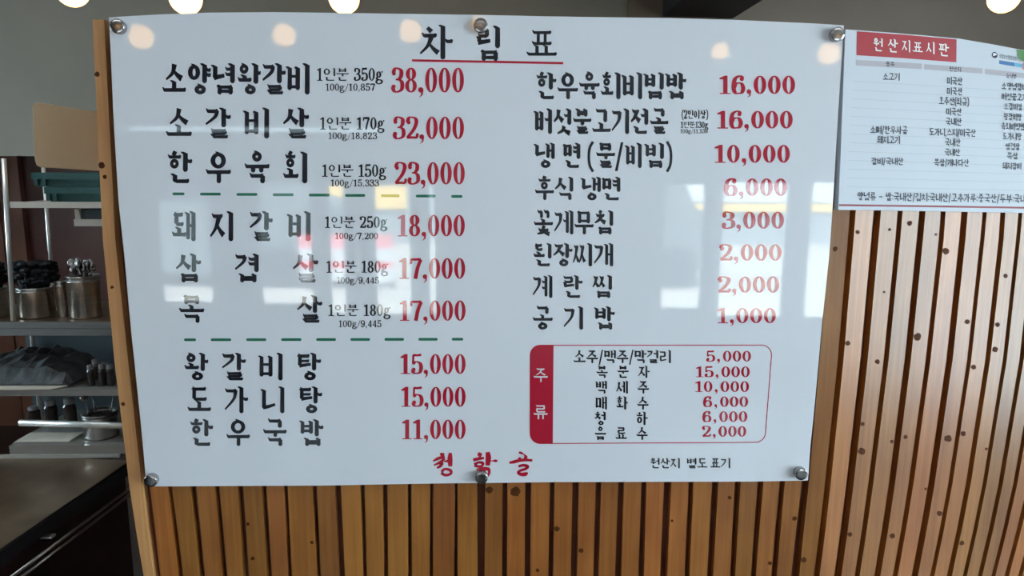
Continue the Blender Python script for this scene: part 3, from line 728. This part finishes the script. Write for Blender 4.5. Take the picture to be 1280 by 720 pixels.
# drinks box: thin red rounded outline with a solid red head
def arc(cx, cy, r, a0, a1, n=7): return [(cx+r*math.cos(math.radians(a0+(a1-a0)*i/n)), cy+r*math.sin(math.radians(a0+(a1-a0)*i/n))) for i in range(n+1)]
r = 13
outer = arc(662.3+r, 431+r, r, 180, 270)+arc(965-r, 430.8+r, r, 270, 360)+arc(957.5-r, 553.5-r, r, 0, 90)+arc(662.3+r, 555-r, r, 90, 180)
ri = r-1.1
inner = arc(663.4+ri, 432.1+ri, ri, 180, 270)+arc(963.9-ri, 431.9+ri, ri, 270, 360)+arc(956.4-ri, 552.4-ri, ri, 0, 90)+arc(663.4+ri, 553.9-ri, ri, 90, 180)
n = len(outer)
mesh_flat('drinks_outline', [on_board(x, y, .0003) for x, y in outer+inner], [(i, (i+1) % n, n+(i+1) % n, n+i) for i in range(n)], red, board)['label'] = 'thin red rounded outline round the drinks'
patch('drinks_heading', arc(662.3+r, 431+r, r, 180, 270)+[(692, 431), (691, 555)]+arc(662.3+r, 555-r, r, 90, 180), red, board, on_board, .00045)['label'] = 'solid red block with white heading'
for c, y0, y1 in [('주', 460, 477.5), ('류', 506, 524)]:
    lettering('heading_lettering', c, M['white'], board, on_board, 666.5, 685, y0, y1, wv=.13, wh=.11, off=.0008)['label'] = 'white heading character'
def D(text, x0, x1, y0, y1, gw=None): lettering('drink_name', text, ink, board, on_board, x0, x1, y0, y1, gw, wv=.18, wh=.13)
D('소주/맥주/막걸리', 716.5, 839.5, 437.5, 454)
for t, a, b, y0, y1 in [('복분자', 745, 812.5, 457, 472.5), ('백세주', 744, 811.5, 476, 492), ('매화수', 744, 811, 495.5, 512), ('청하', 743, 810, 514.5, 531.5), ('음료수', 743, 810, 533.5, 550)]:
    D(t, a, b, y0, y1, 15)
for t, a, b, y0, y1 in [('5,000', 882, 939.5, 438.5, 452), ('15,000', 869, 938, 458, 471.5), ('10,000', 868, 937, 476.5, 490), ('6,000', 878.5, 936, 495.5, 508.7), ('6,000', 877.5, 935, 514, 527.5), ('2,000', 877, 933.5, 532.5, 546)]:
    PR(t, a, b, y0, y1, wv=.24, wh=.08, dadv={',': .4})
for t, a, b in [('원산지', 812.5, 850.5), ('별도', 858, 884.5), ('표기', 887.5, 913.5)]:
    lettering('footnote', t, ink, board, on_board, a, b, 572.5, 585.5, wv=.175, wh=.125)
# brush-written shop name, strokes as broad tapering ribbons
def brush(pts_list, pf=on_board):
    vs = []; fs = []; zi = 0
    for pts in pts_list:
        q = cat([p[:2] for p in pts], 5); ws = cat([(p[2], 0) for p in pts], 5); n = len(q)
        Lf = []; Rt = []
        for i, p in enumerate(q):
            d = q[min(i+1, n-1)]-q[max(i-1, 0)]; d = d/(np.linalg.norm(d)+1e-9); nn = np.array([-d[1], d[0]]); w_ = max(.3, ws[i][0])/2
            Lf.append(p+nn*w_); Rt.append(p-nn*w_)
        k = len(vs); zi += 1; o = .0004+zi*6e-6
        for a, b in zip(Lf, Rt): vs += [pf(*a, o), pf(*b, o)]
        fs += [(k+2*i, k+2*i+1, k+2*i+3, k+2*i+2) for i in range(n-1)]
    return vs, fs
BR = [[(550, 567, 2), (553, 568.5, 5.5), (555, 570, 2.5)], [(541, 576.5, 1.5), (548, 573, 4), (556, 571, 3)], [(556, 573, 3), (550, 578, 3.5), (542, 581.5, 1.5)],
      [(548, 578, 3), (552, 579, 5), (550, 583, 3.5), (546, 585, 2)], [(563, 566, 4), (562.5, 574, 6.5), (563, 583, 5)], [(555, 577, 1.5), (561, 576, 4)],
      [(552, 590, 4), (556, 586.3, 3), (563, 588, 4), (563.5, 592, 3.5), (557, 594, 3.5), (551.5, 591, 4)],
      [(598, 566, 3), (600, 568.5, 6), (602, 570, 3)], [(591.5, 575, 4), (598, 573.5, 4), (605, 572.5, 3)], [(593, 581, 4), (598, 578, 3), (603.5, 579, 4), (602, 582.5, 3), (597, 583, 3.5), (593, 581.5, 4)],
      [(609.5, 565, 5), (610.5, 572, 7), (609.5, 582, 5.5)], [(612, 576.5, 1), (616, 576, 1.5), (619.5, 576, 3.5), (622, 576, 1.5)], [(596, 587, 3), (605, 586, 5), (612, 586.5, 4)], [(611, 586, 4), (611.5, 591, 3.5), (609.5, 596, 2)],
      [(648.5, 565.5, 2), (651, 566, 3), (655, 568, 1.5), (657.5, 571, 4)], [(636.5, 578.5, 2.5), (642, 577.5, 4), (650, 575.5, 4), (658, 575, 3.5), (665.5, 575.5, 3)], [(657.5, 570, 4), (656.5, 575, 5)], [(648.5, 572, 3), (650, 574, 5)],
      [(648, 583, 3), (654, 581.5, 3.5), (659.5, 583, 4), (657, 586, 3.5), (650, 588.5, 3), (648, 591, 4), (652, 593, 4.5), (657, 592.5, 5), (659.5, 590.5, 2)]]
vs, fs = brush(BR)
mesh_flat('shop_name', vs, fs, red, board)['label'] = 'red brush-written shop name'
# standoff screws: barrel and domed cap in front of the board, spacer behind it
for cx, cy in [(150, 34), (601, 33), (1044, 44), (191, 598.5), (602, 594.5), (999, 590)]:
    c = on_board(cx, cy)
    so = MB().lathe((c[0], c[1], c[2]), [(.0125, 0), (.0125, .0108), (.0119, .0116), (.0113, .0119), (.006, .01215), (.001, .0122)], 28, 'y').build('standoff', M['chrome'], board, True)
    so['label'] = 'chrome standoff cap'
    m = so.modifiers.new('es', 'EDGE_SPLIT'); m.split_angle = math.radians(50)
    MB().lathe((c[0], SL-.0005, c[2]), [(.009, 0), (.009, SL-.0056)], 20, 'y').build('spacer', M['chrome'], so)

# ------------------------------------------------------------------ the origin notice on the turned part of the wall
NO = [(1056.7,36.7),(1100,39.7),(1155,44.2),(1200,48.5),(1240,55.3),(1280,62.8),(1330,74),(1330,267.5),(1280,266.2),(1200,264.6),(1120,263.3),(1047.8,262.3),(1051,190),(1053.6,120)]
OFFN = .012
mb = MB(); mb.prism([on_right(x, y, OFFN) for x, y in NO], -NRM*.012)
nb = mb.build('notice_board', M['n_board'])
tag(nb, 'white origin notice with red heading banner and table of Korean text, right of menu board', 'sign')
on_n = lambda px, py, off=0.0: on_right(px, py, OFFN+off)
patch('heading_banner', [(1071.2,39),(1133,43.6),(1195.8,49.2),(1195.4,77.8),(1133,73),(1070.6,69)], M['n_red'], nb, on_n)['label'] = 'red heading banner'
for c, a, b, y0, y1 in [('원',1091,1104,47,63.5),('산',1109.5,1122.7,48.2,65),('지',1127.3,1138.3,49.5,64.8),('표',1140.4,1153.7,52,65.3),('시',1157.7,1168.7,51.8,67),('판',1173,1186.7,53.8,69.7)]:
    lettering('heading_lettering', c, M['n_white'], nb, on_n, a, b, y0, y1, wv=.13, wh=.11, slope=.08, off=.0008)['label'] = 'white heading character'
for a, b, y0, y1, hgt in [(1070, 1152.3, 74.8, 79.4, 7), (1155, 1228, 80, 85.4, 6.7), (1231, 1300, 86, 93.5, 6.5)]:
    patch('column_heading', [(a, y0), (b, y1), (b, y1+hgt), (a, y0+hgt)], M['n_strip'], nb, on_n)
nk = M['n_ink']
def N(text, x0, x1, y0, y1, slope, wv=.135, wh=.12, name='table_text'):
    lettering(name, text, nk, nb, on_n, x0, x1, y0, y1, style='sans', wv=wv, wh=wh, slope=slope, off=.0007)
N('품목', 1107, 1118.5, 76.8, 82.6, .05); N('원산지', 1186.5, 1201.5, 82.8, 89, .07); N('음식명', 1257.5, 1270.5, 91.3, 97.3, .1)
for t, a, b, y0, y1 in [('소고기', 1103.5, 1125, 90.8, 100.2), ('소뼈/한우사골', 1087.5, 1135, 157, 167), ('돼지고기', 1096.5, 1125.5, 169.8, 179.6), ('갈비/국내산', 1089, 1129.5, 196.8, 206)]:
    N(t, a, b, y0, y1, .025*(250-y0)/150)
for t, a, b, y0, y1 in [('미국산', 1183.5, 1203.5, 96, 105.7), ('미국산', 1183.5, 1203.5, 109, 118.4), ('호주산(와규)', 1173.5, 1211.5, 120.6, 130.8), ('미국산', 1182.5, 1202.5, 134.6, 144), ('국내산', 1182, 1202.5, 147, 156.6),
        ('도가니,스지/미국산', 1161.5, 1220, 159.8, 169.6), ('국내산', 1181, 1201, 173, 182.3), ('국내산', 1180.5, 1200.5, 185.6, 194.8), ('목살/캐나다산', 1167.5, 1211.5, 198.4, 207.6)]:
    N(t, a, b, y0, y1, .045*(250-y0)/150)
for t, a, b, y0, y1 in [('소양념갈비', 1252, 1284, 102.6, 112), ('버섯불고기', 1252, 1284, 115.6, 125), ('소갈비살', 1255, 1278, 128.3, 137), ('왕갈비탕', 1254.5, 1277.5, 141, 150), ('육회비빔밥', 1251.5, 1281, 153, 162.2),
        ('도가니탕', 1253.5, 1277.5, 165.6, 174.6), ('삼겹살', 1257, 1275, 178.4, 187.3), ('목살', 1258.5, 1273, 190.3, 199), ('돼지갈비', 1253, 1277, 203, 211.6)]:
    N(t, a, b, y0, y1, .06*(250-y0)/150)
lettering('footnote', '양념류 - 쌀:국내산/김치:국내산/고추가루:중국산/두부:국내산', nk, nb, on_n, 1071.5, 1291, 239.7, 250.4, style='sans', wv=.13, wh=.115, slope=.0165, off=.0007, dadv={'-': .6, ':': .25, ' ': .45, '/': .45})
for i in range(13):
    t = i/12; y0 = 101+t*132; yr = 116+t*122; ym = (y0+yr)/2-1.3*(1-t)
    patch('table_rule', [(1066-t*8, y0), (1170, ym), (1300, yr), (1300, yr+.7), (1170, ym+.7), (1066-t*8, y0+.7)], M['n_line'], nb, on_n)
patch('bottom_rule', [(1048.8, 255.2), (1160, 256.6), (1300, 258.8), (1300, 261.2), (1160, 259), (1048.7, 257.6)], M['n_redline'], nb, on_n)['label'] = 'dull red rule along the foot'
# agency emblem: round mark with a wave, small lettering, two-tone blue label, leaf picture
def disc(cx, cy, r, n=16, sk=.1): return [(cx+r*math.cos(2*math.pi*k/n), cy+r*1.12*math.sin(2*math.pi*k/n)+sk*r*math.cos(2*math.pi*k/n)) for k in range(n)]
patch('emblem', disc(1243.4, 68.8, 3.5), M['n_navy'], nb, on_n, .0005)['label'] = 'small round navy agency emblem'
patch('emblem_wave', [(1241.2, 68.2), (1242, 66.3), (1244, 66.2), (1245.6, 67.4), (1245.9, 69.2), (1244.6, 68.9), (1243.6, 69.6), (1242.4, 70.2), (1241.4, 69.6)], M['n_white'], nb, on_n, .0008)['label'] = 'white wave in the emblem'
N('국립농산물품질관리원', 1249, 1276, 67.4, 72.4, .16, .11, .095, 'agency_name')
patch('label_strip', [(1249, 75.2), (1268, 78.3), (1268, 83), (1249, 79.9)], M['n_blue'], nb, on_n)['label'] = 'blue label'
patch('label_strip', [(1268, 78.3), (1283, 80.8), (1283, 85.5), (1268, 83)], M['n_sky'], nb, on_n)['label'] = 'light blue label'
patch('leaf_picture', [(1270.5, 61.8), (1278, 62.6), (1290, 66), (1292, 78), (1284, 77.6), (1277, 76.2), (1274, 73), (1271.5, 69), (1272, 65)], M['n_green'], nb, on_n, .0009)['label'] = 'green printed leaf'
patch('fruit_picture', [(1279, 77.5), (1290, 78), (1294, 88), (1284, 90), (1278, 86)], M['n_pink'], nb, on_n, .0008)['label'] = 'pink printed fruit'

# ------------------------------------------------------------------ lamps
def lamp(c, r, label, group):
    t = empty('pendant_lamp', (c[0], c[1], c[2]-r)); tag(t, label, 'lamp', group)
    MB().ball(c, r).build('globe', M['globe'], t, True)
    MB().lathe((c[0], c[1], c[2]+r*.85), [(.022, 0), (.022, .05), (.012, .065)], 14).build('socket', M['brass'], t)
    MB().tube((c[0], c[1], c[2]+r*.85+.06), (c[0], c[1], HC), .003, 6).build('cord', M['cord'], t)
for px, py, y, r, lb in [(90, -12, 1.5, .058, 'glowing globe lamp at the top left corner above the beige panel'), (232, -2, 1.5, .058, 'glowing globe lamp above the left end of the menu board'),
                         (430, -2.5, 1.5, .057, 'glowing globe lamp above the board, left of the title'), (1255, -3, 1.5, .056, 'glowing globe lamp above the origin notice')]:
    lamp(at_y(px, py, y), r, lb, 'globe lamps over the kitchen')
lamp(at_y(583, -22, 1.9), .058, 'globe lamp just above the frame over the title', 'globe lamps over the kitchen')
for px, py, y, r, lb in [(355, 44, 2.75, .06, 'globe lamp mirrored in the board above the first dish name'), (513, 39, 2.75, .06, 'globe lamp mirrored in the board left of the title'),
                         (900, 64, 3.3, .052, 'globe lamp mirrored in the board above the right price column'), (599, 31, 3.2, .05, 'globe lamp mirrored behind the top middle standoff'), (176, 46, 2.6, .06, 'globe lamp mirrored beside the top left standoff'),
                         (1036, 67, 2.75, .058, 'globe lamp mirrored under the top right standoff')]:
    lamp(mirror(px, py, y), r, lb, 'globe lamps over the dining room')

# ------------------------------------------------------------------ kitchen seen past the end post
ZC = .72                                     # worktop height
YR = at_z(80, 571, ZC)[1]                    # front of the rack stands at the worktop's back edge
K = lambda px, py, d=0.0: at_y(px, py, YR+d)
def kbox(mb, x0, x1, y0, y1, d0, d1):        # box whose front shows between these edges
    a, b = K(x0, y0, d0), K(x1, y1, d0); return mb.box((a[0], YR+d0, b[2]), (b[0], YR+d1, a[2]))
# worktop and its cabinet
wp = [at_z(x, y, ZC) for x, y in [(-60, 569), (11, 569.5), (162, 575.5), (162, 578.5), (0, 689), (-60, 731)]]
wt = empty('worktop_unit', (wp[2][0]-.5, YR-.4, 0)); tag(wt, 'steel kitchen worktop with dark cabinet under it, bottom left behind the post', 'counter')
MB().prism(wp, (0, 0, -.012)).build('worktop', M['steel_top'], wt)
a, b = wp[3], wp[5]; dr = (b-a)/np.linalg.norm(b-a); nr = np.array([dr[1], -dr[0], 0]); nr = nr if nr[1] < 0 else -nr
inn = -nr*.02
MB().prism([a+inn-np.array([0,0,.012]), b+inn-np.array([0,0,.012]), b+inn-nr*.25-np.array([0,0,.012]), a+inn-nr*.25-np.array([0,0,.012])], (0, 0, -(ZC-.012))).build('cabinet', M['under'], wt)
MB().prism([a, b, b-nr*.01, a-nr*.01], (0, 0, -.04)).build('front_lip', M['beam'], wt)
mb = MB()
for dz, rr in ((-.065, .005), (-.085, .005)):
    mb.tube(a+nr*.03+np.array([0,0,dz]), b+nr*.03+np.array([0,0,dz]), rr)
mb.build('towel_rail', M['steel'], wt, True)
c = at_z(56, 669, ZC-.05); MB().box(c+np.array([-.025, -.01, -.006]), c+np.array([.025, .01, .0])).build('clip', M['tube'], wt)
p0, p1 = K(-60, 568), K(152, 573); MB().box((p0[0], YR-.012, ZC), (p1[0], YR-.003, ZC+.012)).build('back_edge', M['tube'], wt)

# the rack
rk = empty('storage_rack', (K(60, 560)[0], YR+.2, ZC)); tag(rk, 'steel storage rack of shelves holding pots, jars and crates behind the post', 'rack')
def shelf(x0, x1, y0, y1, mat, depth=.34, name='shelf'): return MB().box((K(x0, y0)[0], YR, K(70, y1)[2]), (K(x1, y0)[0], YR+depth, K(70, y0)[2])).build(name, mat, rk)
shelf(12, 190, 252.5, 260, M['shelfwhite'], .02)['label'] = 'pale top shelf rail'
a = K(12, 256); b = K(190, 256); zs = K(70, 256)[2]
MB().box((a[0], YR+.02, zs-.006), (b[0], YR+.36, zs+.006)).build('shelf', M['shelfgrey'], rk)
def top_at(px, py): return K(px, py)[2]
z_mid = top_at(70, 402)                      # top of the steel shelf with the pots
shelf(-60, 190, 402.5, 410.5, M['steel'], .02); shelf(-60, 190, 411, 419.5, M['steel'], .02)
xa, xb = K(-60, 400)[0], K(190, 400)[0]
MB().box((xa, YR+.001, z_mid-.008), (xb, YR+.36, z_mid)).build('shelf', M['steel_top'], rk)
z_low = top_at(70, 487); shelf(-60, 195, 487.6, 495, M['shelfgrey'], .02)
MB().box((xa, YR+.02, z_low-.012), (xb, YR+.36, z_low-.001)).build('shelf', M['shelfgrey'], rk)
z_bot = top_at(70, 556); shelf(11, 195, 557, 568, M['shelfgrey'], .02)
MB().box((K(11, 556)[0], YR+.02, z_bot-.012), (xb, YR+.36, z_bot-.001)).build('shelf', M['shelfgrey'], rk)
MB().tube(K(25, 528.5, -.03), K(200, 533, -.03), .011, 12).build('rail', M['tube'], rk, True)
MB().tube(K(4.5, 198, .02), np.array([K(16, 392, .02)[0], YR+.02, z_mid]), .0075, 12).build('upright', M['tube'], rk, True)
MB().tube(K(54, 209, .34), np.array([K(62.5, 327, .34)[0], YR+.34, z_mid]), .0065, 12).build('upright', M['tube'], rk, True)
MB().box((xa, YR+.36, ZC+.02), (xb, YR+.37, z_mid)).build('back_panel', M['blue'], rk)
kbox(MB(), 92, 190, 274, 283, .05, .3).build('bracket_shelf', M['shelfwhite'], rk)
kbox(MB(), 150, 165, 425, 572, -.005, .05).build('end_panel', M['beam'], rk)
for px in (40, 160):
    MB().tube(np.array([K(px, 500, .3)[0], YR+.34, ZC]), np.array([K(px, 500, .3)[0], YR+.34, z_mid]), .008, 8).build('rear_leg', M['shelfgrey'], rk)

# crates on the top shelf
zt = zs+.006
def crate(x0, x1, zlo, zhi, d0, d1, label):
    a, b = K(x0, 240, d0)[0], K(x1, 240, d0)[0]
    t = empty('plastic_crate', ((a+b)/2, YR+(d0+d1)/2, zlo)); tag(t, label, 'crate', 'teal crates on the top shelf')
    mb = MB().box((a+.012, YR+d0+.012, zlo), (b-.012, YR+d1-.012, zhi-.02)); mb.build('crate_body', M['teal'], t)
    r = MB(); y0, y1 = YR+d0, YR+d1
    r.box((a, y0, zhi-.022), (b, y0+.02, zhi)).box((a, y1-.02, zhi-.022), (b, y1, zhi)).box((a, y0+.02, zhi-.022), (a+.02, y1-.02, zhi)).box((b-.02, y0+.02, zhi-.022), (b, y1-.02, zhi))
    r.build('rim', M['teal'], t)
    for k in (.04, .13, .87, .96):
        x = a+(b-a)*k; MB().box((x-.006, y0+.002, zlo+.005), (x+.006, y0+.0125, zhi-.022)).build('rib', M['teal'], t)
z1 = K(80, 234, .05)[2]; z2 = K(80, 216, .05)[2]
crate(55, 150, zt, z1, .05, .32, 'lower teal crate, narrower, standing on the pale shelf')
crate(41, 150, z1+.001, z2, .04, .32, 'upper teal crate, wider, stacked on the other crate')
zq = K(100, 274, .05)[2]
t = tag(bevel(MB().box((K(101, 265, .06)[0], YR+.06, zq), (K(150, 265, .06)[0], YR+.24, K(101, 261.5, .06)[2])).build('plastic_box', M['blue'])), 'slate blue box on the small bracket shelf under the crates', 'box')
tag(MB().prism([(K(94, 262, .06)[0], YR+.055, K(94, 261.5, .06)[2]), (K(99, 262, .06)[0], YR+.055, K(99, 261.5, .06)[2]), (K(102, 272, .06)[0], YR+.055, zq), (K(95, 272, .06)[0], YR+.055, zq)], (0, .02, 0)).build('card', M['paper']), 'small pale card leaning on the slate blue box', 'card')

# pots, cutlery and cloth on the steel shelf
def pot(px0, px1, ytop, ybase, label, zb_, group='steel pots on the rack', name='steel_pot'):
    d0 = .02
    a, b = K(px0, ybase, d0+.06), K(px1, ybase, d0+.06); rr = (b[0]-a[0])/2; cx = (a[0]+b[0])/2; cyy = YR+d0+.06
    cyy = max(cyy, YR+.03+rr)
    h = K((px0+px1)/2, ytop, cyy-YR)[2]-zb_
    t = empty(name, (cx, cyy, zb_)); tag(t, label, 'pot', group)
    MB().lathe((cx, cyy, zb_), [(rr*.97, 0), (rr, .006), (rr, h-.004), (rr+.003, h-.003), (rr+.003, h), (rr-.003, h), (rr-.004, h-.02), (rr-.006, .01), (.001, .008)], 32).build('pot_body', M['steel'], t, False)
    for p in t.children[0].data.polygons: p.use_smooth = len(p.vertices) == 4
    MB().lathe((cx, cyy, zb_), [(rr+.0005, h*.86), (rr+.0025, h*.865), (rr+.0025, h*.885), (rr+.0005, h*.89)], 32).build('band', M['steel'], t, True)
    return cx, cyy, rr, zb_, h
def pot_base(y): return z_mid
A = pot(24.5, 66, 358, 391, 'steel pot crammed with black handled utensils, on white cloth', z_mid+.002)
L_ = pot(-26, 9, 359, 391, 'steel pot cut by the left edge of the frame', z_mid+.0015)
B = pot(88.5, 125.5, 344, 388, 'taller steel pot full of spoons beside the post', z_mid+.0015)
Cc = pot(72, 84, 351, 383, 'narrow steel canister between the two larger pots', z_mid+.0015)
def black_bunch(P, n, spread, hmin, hmax, name, label):
    mb = MB(); cx, cyy, rr, z0, h = P; rnd = random.Random(3)
    for i in range(n):
        a = rnd.uniform(0, 6.28); q = rr*.78*math.sqrt(rnd.random()); sx, sy = q*math.cos(a), q*math.sin(a)
        bot = np.array([cx+sx*.7, cyy+sy*.7, z0+.03]); rim = np.array([cx+sx, cyy+sy, z0+h+.008]); top = np.array([cx+sx*spread, cyy+sy*.9, z0+h+.022+rnd.uniform(hmin, hmax)])
        mb.tube(bot, rim, .005, 6); mb.tube(rim, top, .006, 6); mb.ball(top, .016, 8, 6, (1.25, .8, .6))
    o = mb.build(name, M['black']); tag(o, label, 'utensils', None, 'stuff'); return o
black_bunch(A, 170, 1.75, -.004, .06, 'utensil_bunch', 'dense bunch of black utensil handles in the pot on white cloth')
black_bunch(L_, 80, 1.3, -.004, .06, 'utensil_bunch', 'dense bunch of black utensil handles in the pot at the left edge')
# spoons standing in the taller pot
def spoon_parts(r):
    hnd = MB().tube((0, 0, 0), (0, 0, .13), .0028, 6); bowl = MB().ball((0, 0, .145), .018, 10, 8, (.8, .35, 1.1)); return hnd, bowl
hnd, bowl = spoon_parts(0); proto = None
cx, cyy, rr, z0, h = B; rnd = random.Random(5)
for i in range(15):
    a = 6.28*i/15*2+rnd.uniform(-.2, .2); q = rr*(.15+.4*(i % 3)/2)
    if proto is None:
        proto = empty('spoon', (0, 0, 0)); hnd.build('handle', M['chrome'], proto); bowl.build('spoon_bowl', M['chrome'], proto, True); o = proto
    else:
        o = proto.copy(); C.objects.link(o)
        for ch in proto.children:
            c2 = ch.copy(); c2.parent = o; C.objects.link(c2)
    o.location = (cx+q*math.cos(a), cyy+q*math.sin(a), z0+h-.115+rnd.uniform(-.01, .012))
    o.rotation_euler = (0, (rr*.54-q)/.125*rnd.uniform(.6, 1), a)
    tag(o, 'steel spoon standing among others in the taller pot by the post', 'spoon', 'spoons in the taller steel pot')
zz = z_mid
def cloth(name, pix, z, label, cat_='cloth', mat='paper', wob=.006, th=.004):
    pts = [at_z(x, y, z) for x, y in pix]; n = len(pts); rnd = random.Random(len(name)+n)
    up = [np.array([p[0], p[1], z+th+rnd.uniform(0, wob)]) for p in pts]; lo = [np.array([p[0], p[1], z]) for p in pts]
    c = sum(up)/n
    o = mesh(name, up+lo+[c], [(k, (k+1) % n, 2*n) for k in range(n)]+[(k, n+k, n+(k+1) % n, (k+1) % n) for k in range(n)]+[tuple(range(2*n-1, n-1, -1))], M[mat]); tag(o, label, cat_); return o
cloth('folded_cloth', [(27, 394), (45, 392.5), (60, 388), (67, 384.5), (73, 387), (70, 391), (50, 395)], z_mid, 'white folded cloth tucked under the pot of black utensils', wob=.002, th=.003)

# middle shelf: film-wrapped bundle on paper, small jars
def heap(name, px0, px1, ytop, ybase, z, d, mat, label, cat_, seed, dp=.24):
    rnd = random.Random(seed); a, b = K(px0, ybase, d), K(px1, ybase, d); h = K(px0, ytop, d+.05)[2]-z
    nx, ny = 18, 8; v = []; f = []
    for j in range(ny+1):
        for i in range(nx+1):
            u, w_ = i/nx, j/ny
            e = (math.sin(math.pi*min(max(u, 0), 1))**.35)*(math.sin(math.pi*min(.5, w_*.5+.12)))**.6 if 0 < i < nx else 0
            if j in (0,): e *= .12
            if j == ny: e = 0
            v.append((a[0]+(b[0]-a[0])*u, YR+d+dp*w_, z+.003+h*e*(.82+.3*rnd.random())))
    for j in range(ny):
        for i in range(nx): f.append((j*(nx+1)+i, j*(nx+1)+i+1, (j+1)*(nx+1)+i+1, (j+1)*(nx+1)+i))
    n0 = len(v); v += [(p[0], p[1], z+.001) for p in v[:n0]]
    f += [tuple(n0+i for i in reversed(q)) for q in f]
    rim = [i for i in range(nx+1)]+[(j+1)*(nx+1)+nx for j in range(ny)]+[ny*(nx+1)+nx-1-i for i in range(nx)]+[(ny-1-j)*(nx+1) for j in range(ny-1)]
    for k in range(len(rim)): p, q = rim[k], rim[(k+1) % len(rim)]; f.append((p, q, n0+q, n0+p))
    o = mesh(name, v, f, M[mat]); tag(o, label, cat_); return o
heap('wrapped_bundle', -60, 86, 447, 482, z_low+.005, .03, 'bag', 'grey film wrapped bundle lying on paper on the middle shelf', 'bundle', 2)
o = mesh('paper_sheet', *(lambda P: (P, [(0, 1, 2, 3, 4, 5, 6), (13, 12, 11, 10, 9, 8, 7)]+[(i, (i+1) % 7, 7+(i+1) % 7, 7+i) for i in range(7)]))(
    [np.array([K(x, y, d)[0], YR+d, z]) for x, y, d, z in [(-60, 486, -.008, z_low+.001), (30, 486, -.008, z_low+.001), (62, 486, -.004, z_low+.001), (84, 480, .03, z_low+.001), (88, 475, .1, z_low+.001), (60, 470, .3, z_low+.001), (-60, 470, .3, z_low+.001)]]
    +[np.array([K(x, y, d)[0], YR+d, z+.003]) for x, y, d, z in [(-60, 486, -.008, z_low+.001), (30, 486, -.008, z_low+.001), (62, 486, -.004, z_low+.001), (84, 480, .03, z_low+.001), (88, 475, .1, z_low+.001), (60, 470, .3, z_low+.001), (-60, 470, .3, z_low+.001)]]), M['paper'])
tag(o, 'cream paper sheet under the grey wrapped bundle', 'paper')
def jar(px, w_, ytop, zb_, d, label, group, mat='darkglass', name='small_jar', cap='capgrey'):
    c = K(px, 480, d); r = (K(px+w_/2, 480, d)[0]-c[0]); h = K(px, ytop, d)[2]-zb_
    t = empty(name, (c[0], YR+d, zb_)); tag(t, label, 'jar' if 'jar' in name else 'bottle', group)
    MB().lathe((c[0], YR+d, zb_), [(r*.92, 0), (r, .004), (r, h*.68), (r*.72, h*.78)], 16).build('jar_body', M[mat], t, False)
    MB().lathe((c[0], YR+d, zb_+h*.78), [(r*.8, 0), (r*.8, h*.18), (r*.6, h*.22)], 16).build('cap', M[cap], t)
for px, yt, d, lb in [(114.5, 456, .05, 'leftmost of the small dark jars on the middle shelf'), (128.5, 455, .05, 'middle one of the front row of small dark jars'), (139, 455, .05, 'small dark jar closest to the post'), (121, 449, .12, 'small dark jar standing behind the front row')]:
    jar(px, 8.5, yt, z_low, d, lb, 'small jars on the middle shelf')
# lower shelf
heap('cloth_heap', 18, 86, 546, 553, z_bot+.001, .02, 'paper', 'crumpled white cloth on the lower shelf behind the rail', 'cloth', 4, .09)
def pot2(): return pot(107, 146, 515, 553, 'steel pot on the lower shelf behind the rail', z_bot+.0015)
D_ = pot2()
for px, d, yt, lb in [(60, .22, 500, 'tall dark bottle on the lower shelf, left one'), (84, .2, 497, 'tall dark bottle on the lower shelf, right one'), (38, .24, 508, 'dark bottle in the shade at the left of the lower shelf')]:
    jar(px, 15, yt, z_bot, d, lb, 'dark bottles on the lower shelf', name='dark_bottle')
cx, cyy, rr, z0, h = D_
proto2 = None
for k, (a, tl) in enumerate([(.4, .25), (2.4, -.3), (4.1, .1)]):
    o = proto.copy(); C.objects.link(o)
    for ch in proto.children:
        c2 = ch.copy(); c2.parent = o; C.objects.link(c2)
    o.location = (cx+rr*.4*math.cos(a), cyy+rr*.4*math.sin(a), z0+.014); o.rotation_euler = (0, .14+abs(tl)*.3, a)
    tag(o, 'steel spoon standing in the pot on the lower shelf', 'spoon', 'spoons in the lower pot')

# beige rounded panel fixed behind the end post
YP = SL+.1
def rc(pts): return [at_y(x, y, YP) for x, y in pts]
pp = rc([(129, 139.5), (112, 138.3), (90, 135.2), (72, 132), (55, 128.6), (46, 128.2), (41.5, 130), (40.2, 134), (40.6, 150), (41.5, 178), (43, 200), (45, 206.5), (50, 209), (80, 211), (132, 214.5)])
o = MB().prism(pp, (0, .012, 0)).build('beige_panel', M['beige']); tag(bevel(o, .002), 'beige panel with rounded corners sticking out behind the end post', 'panel')
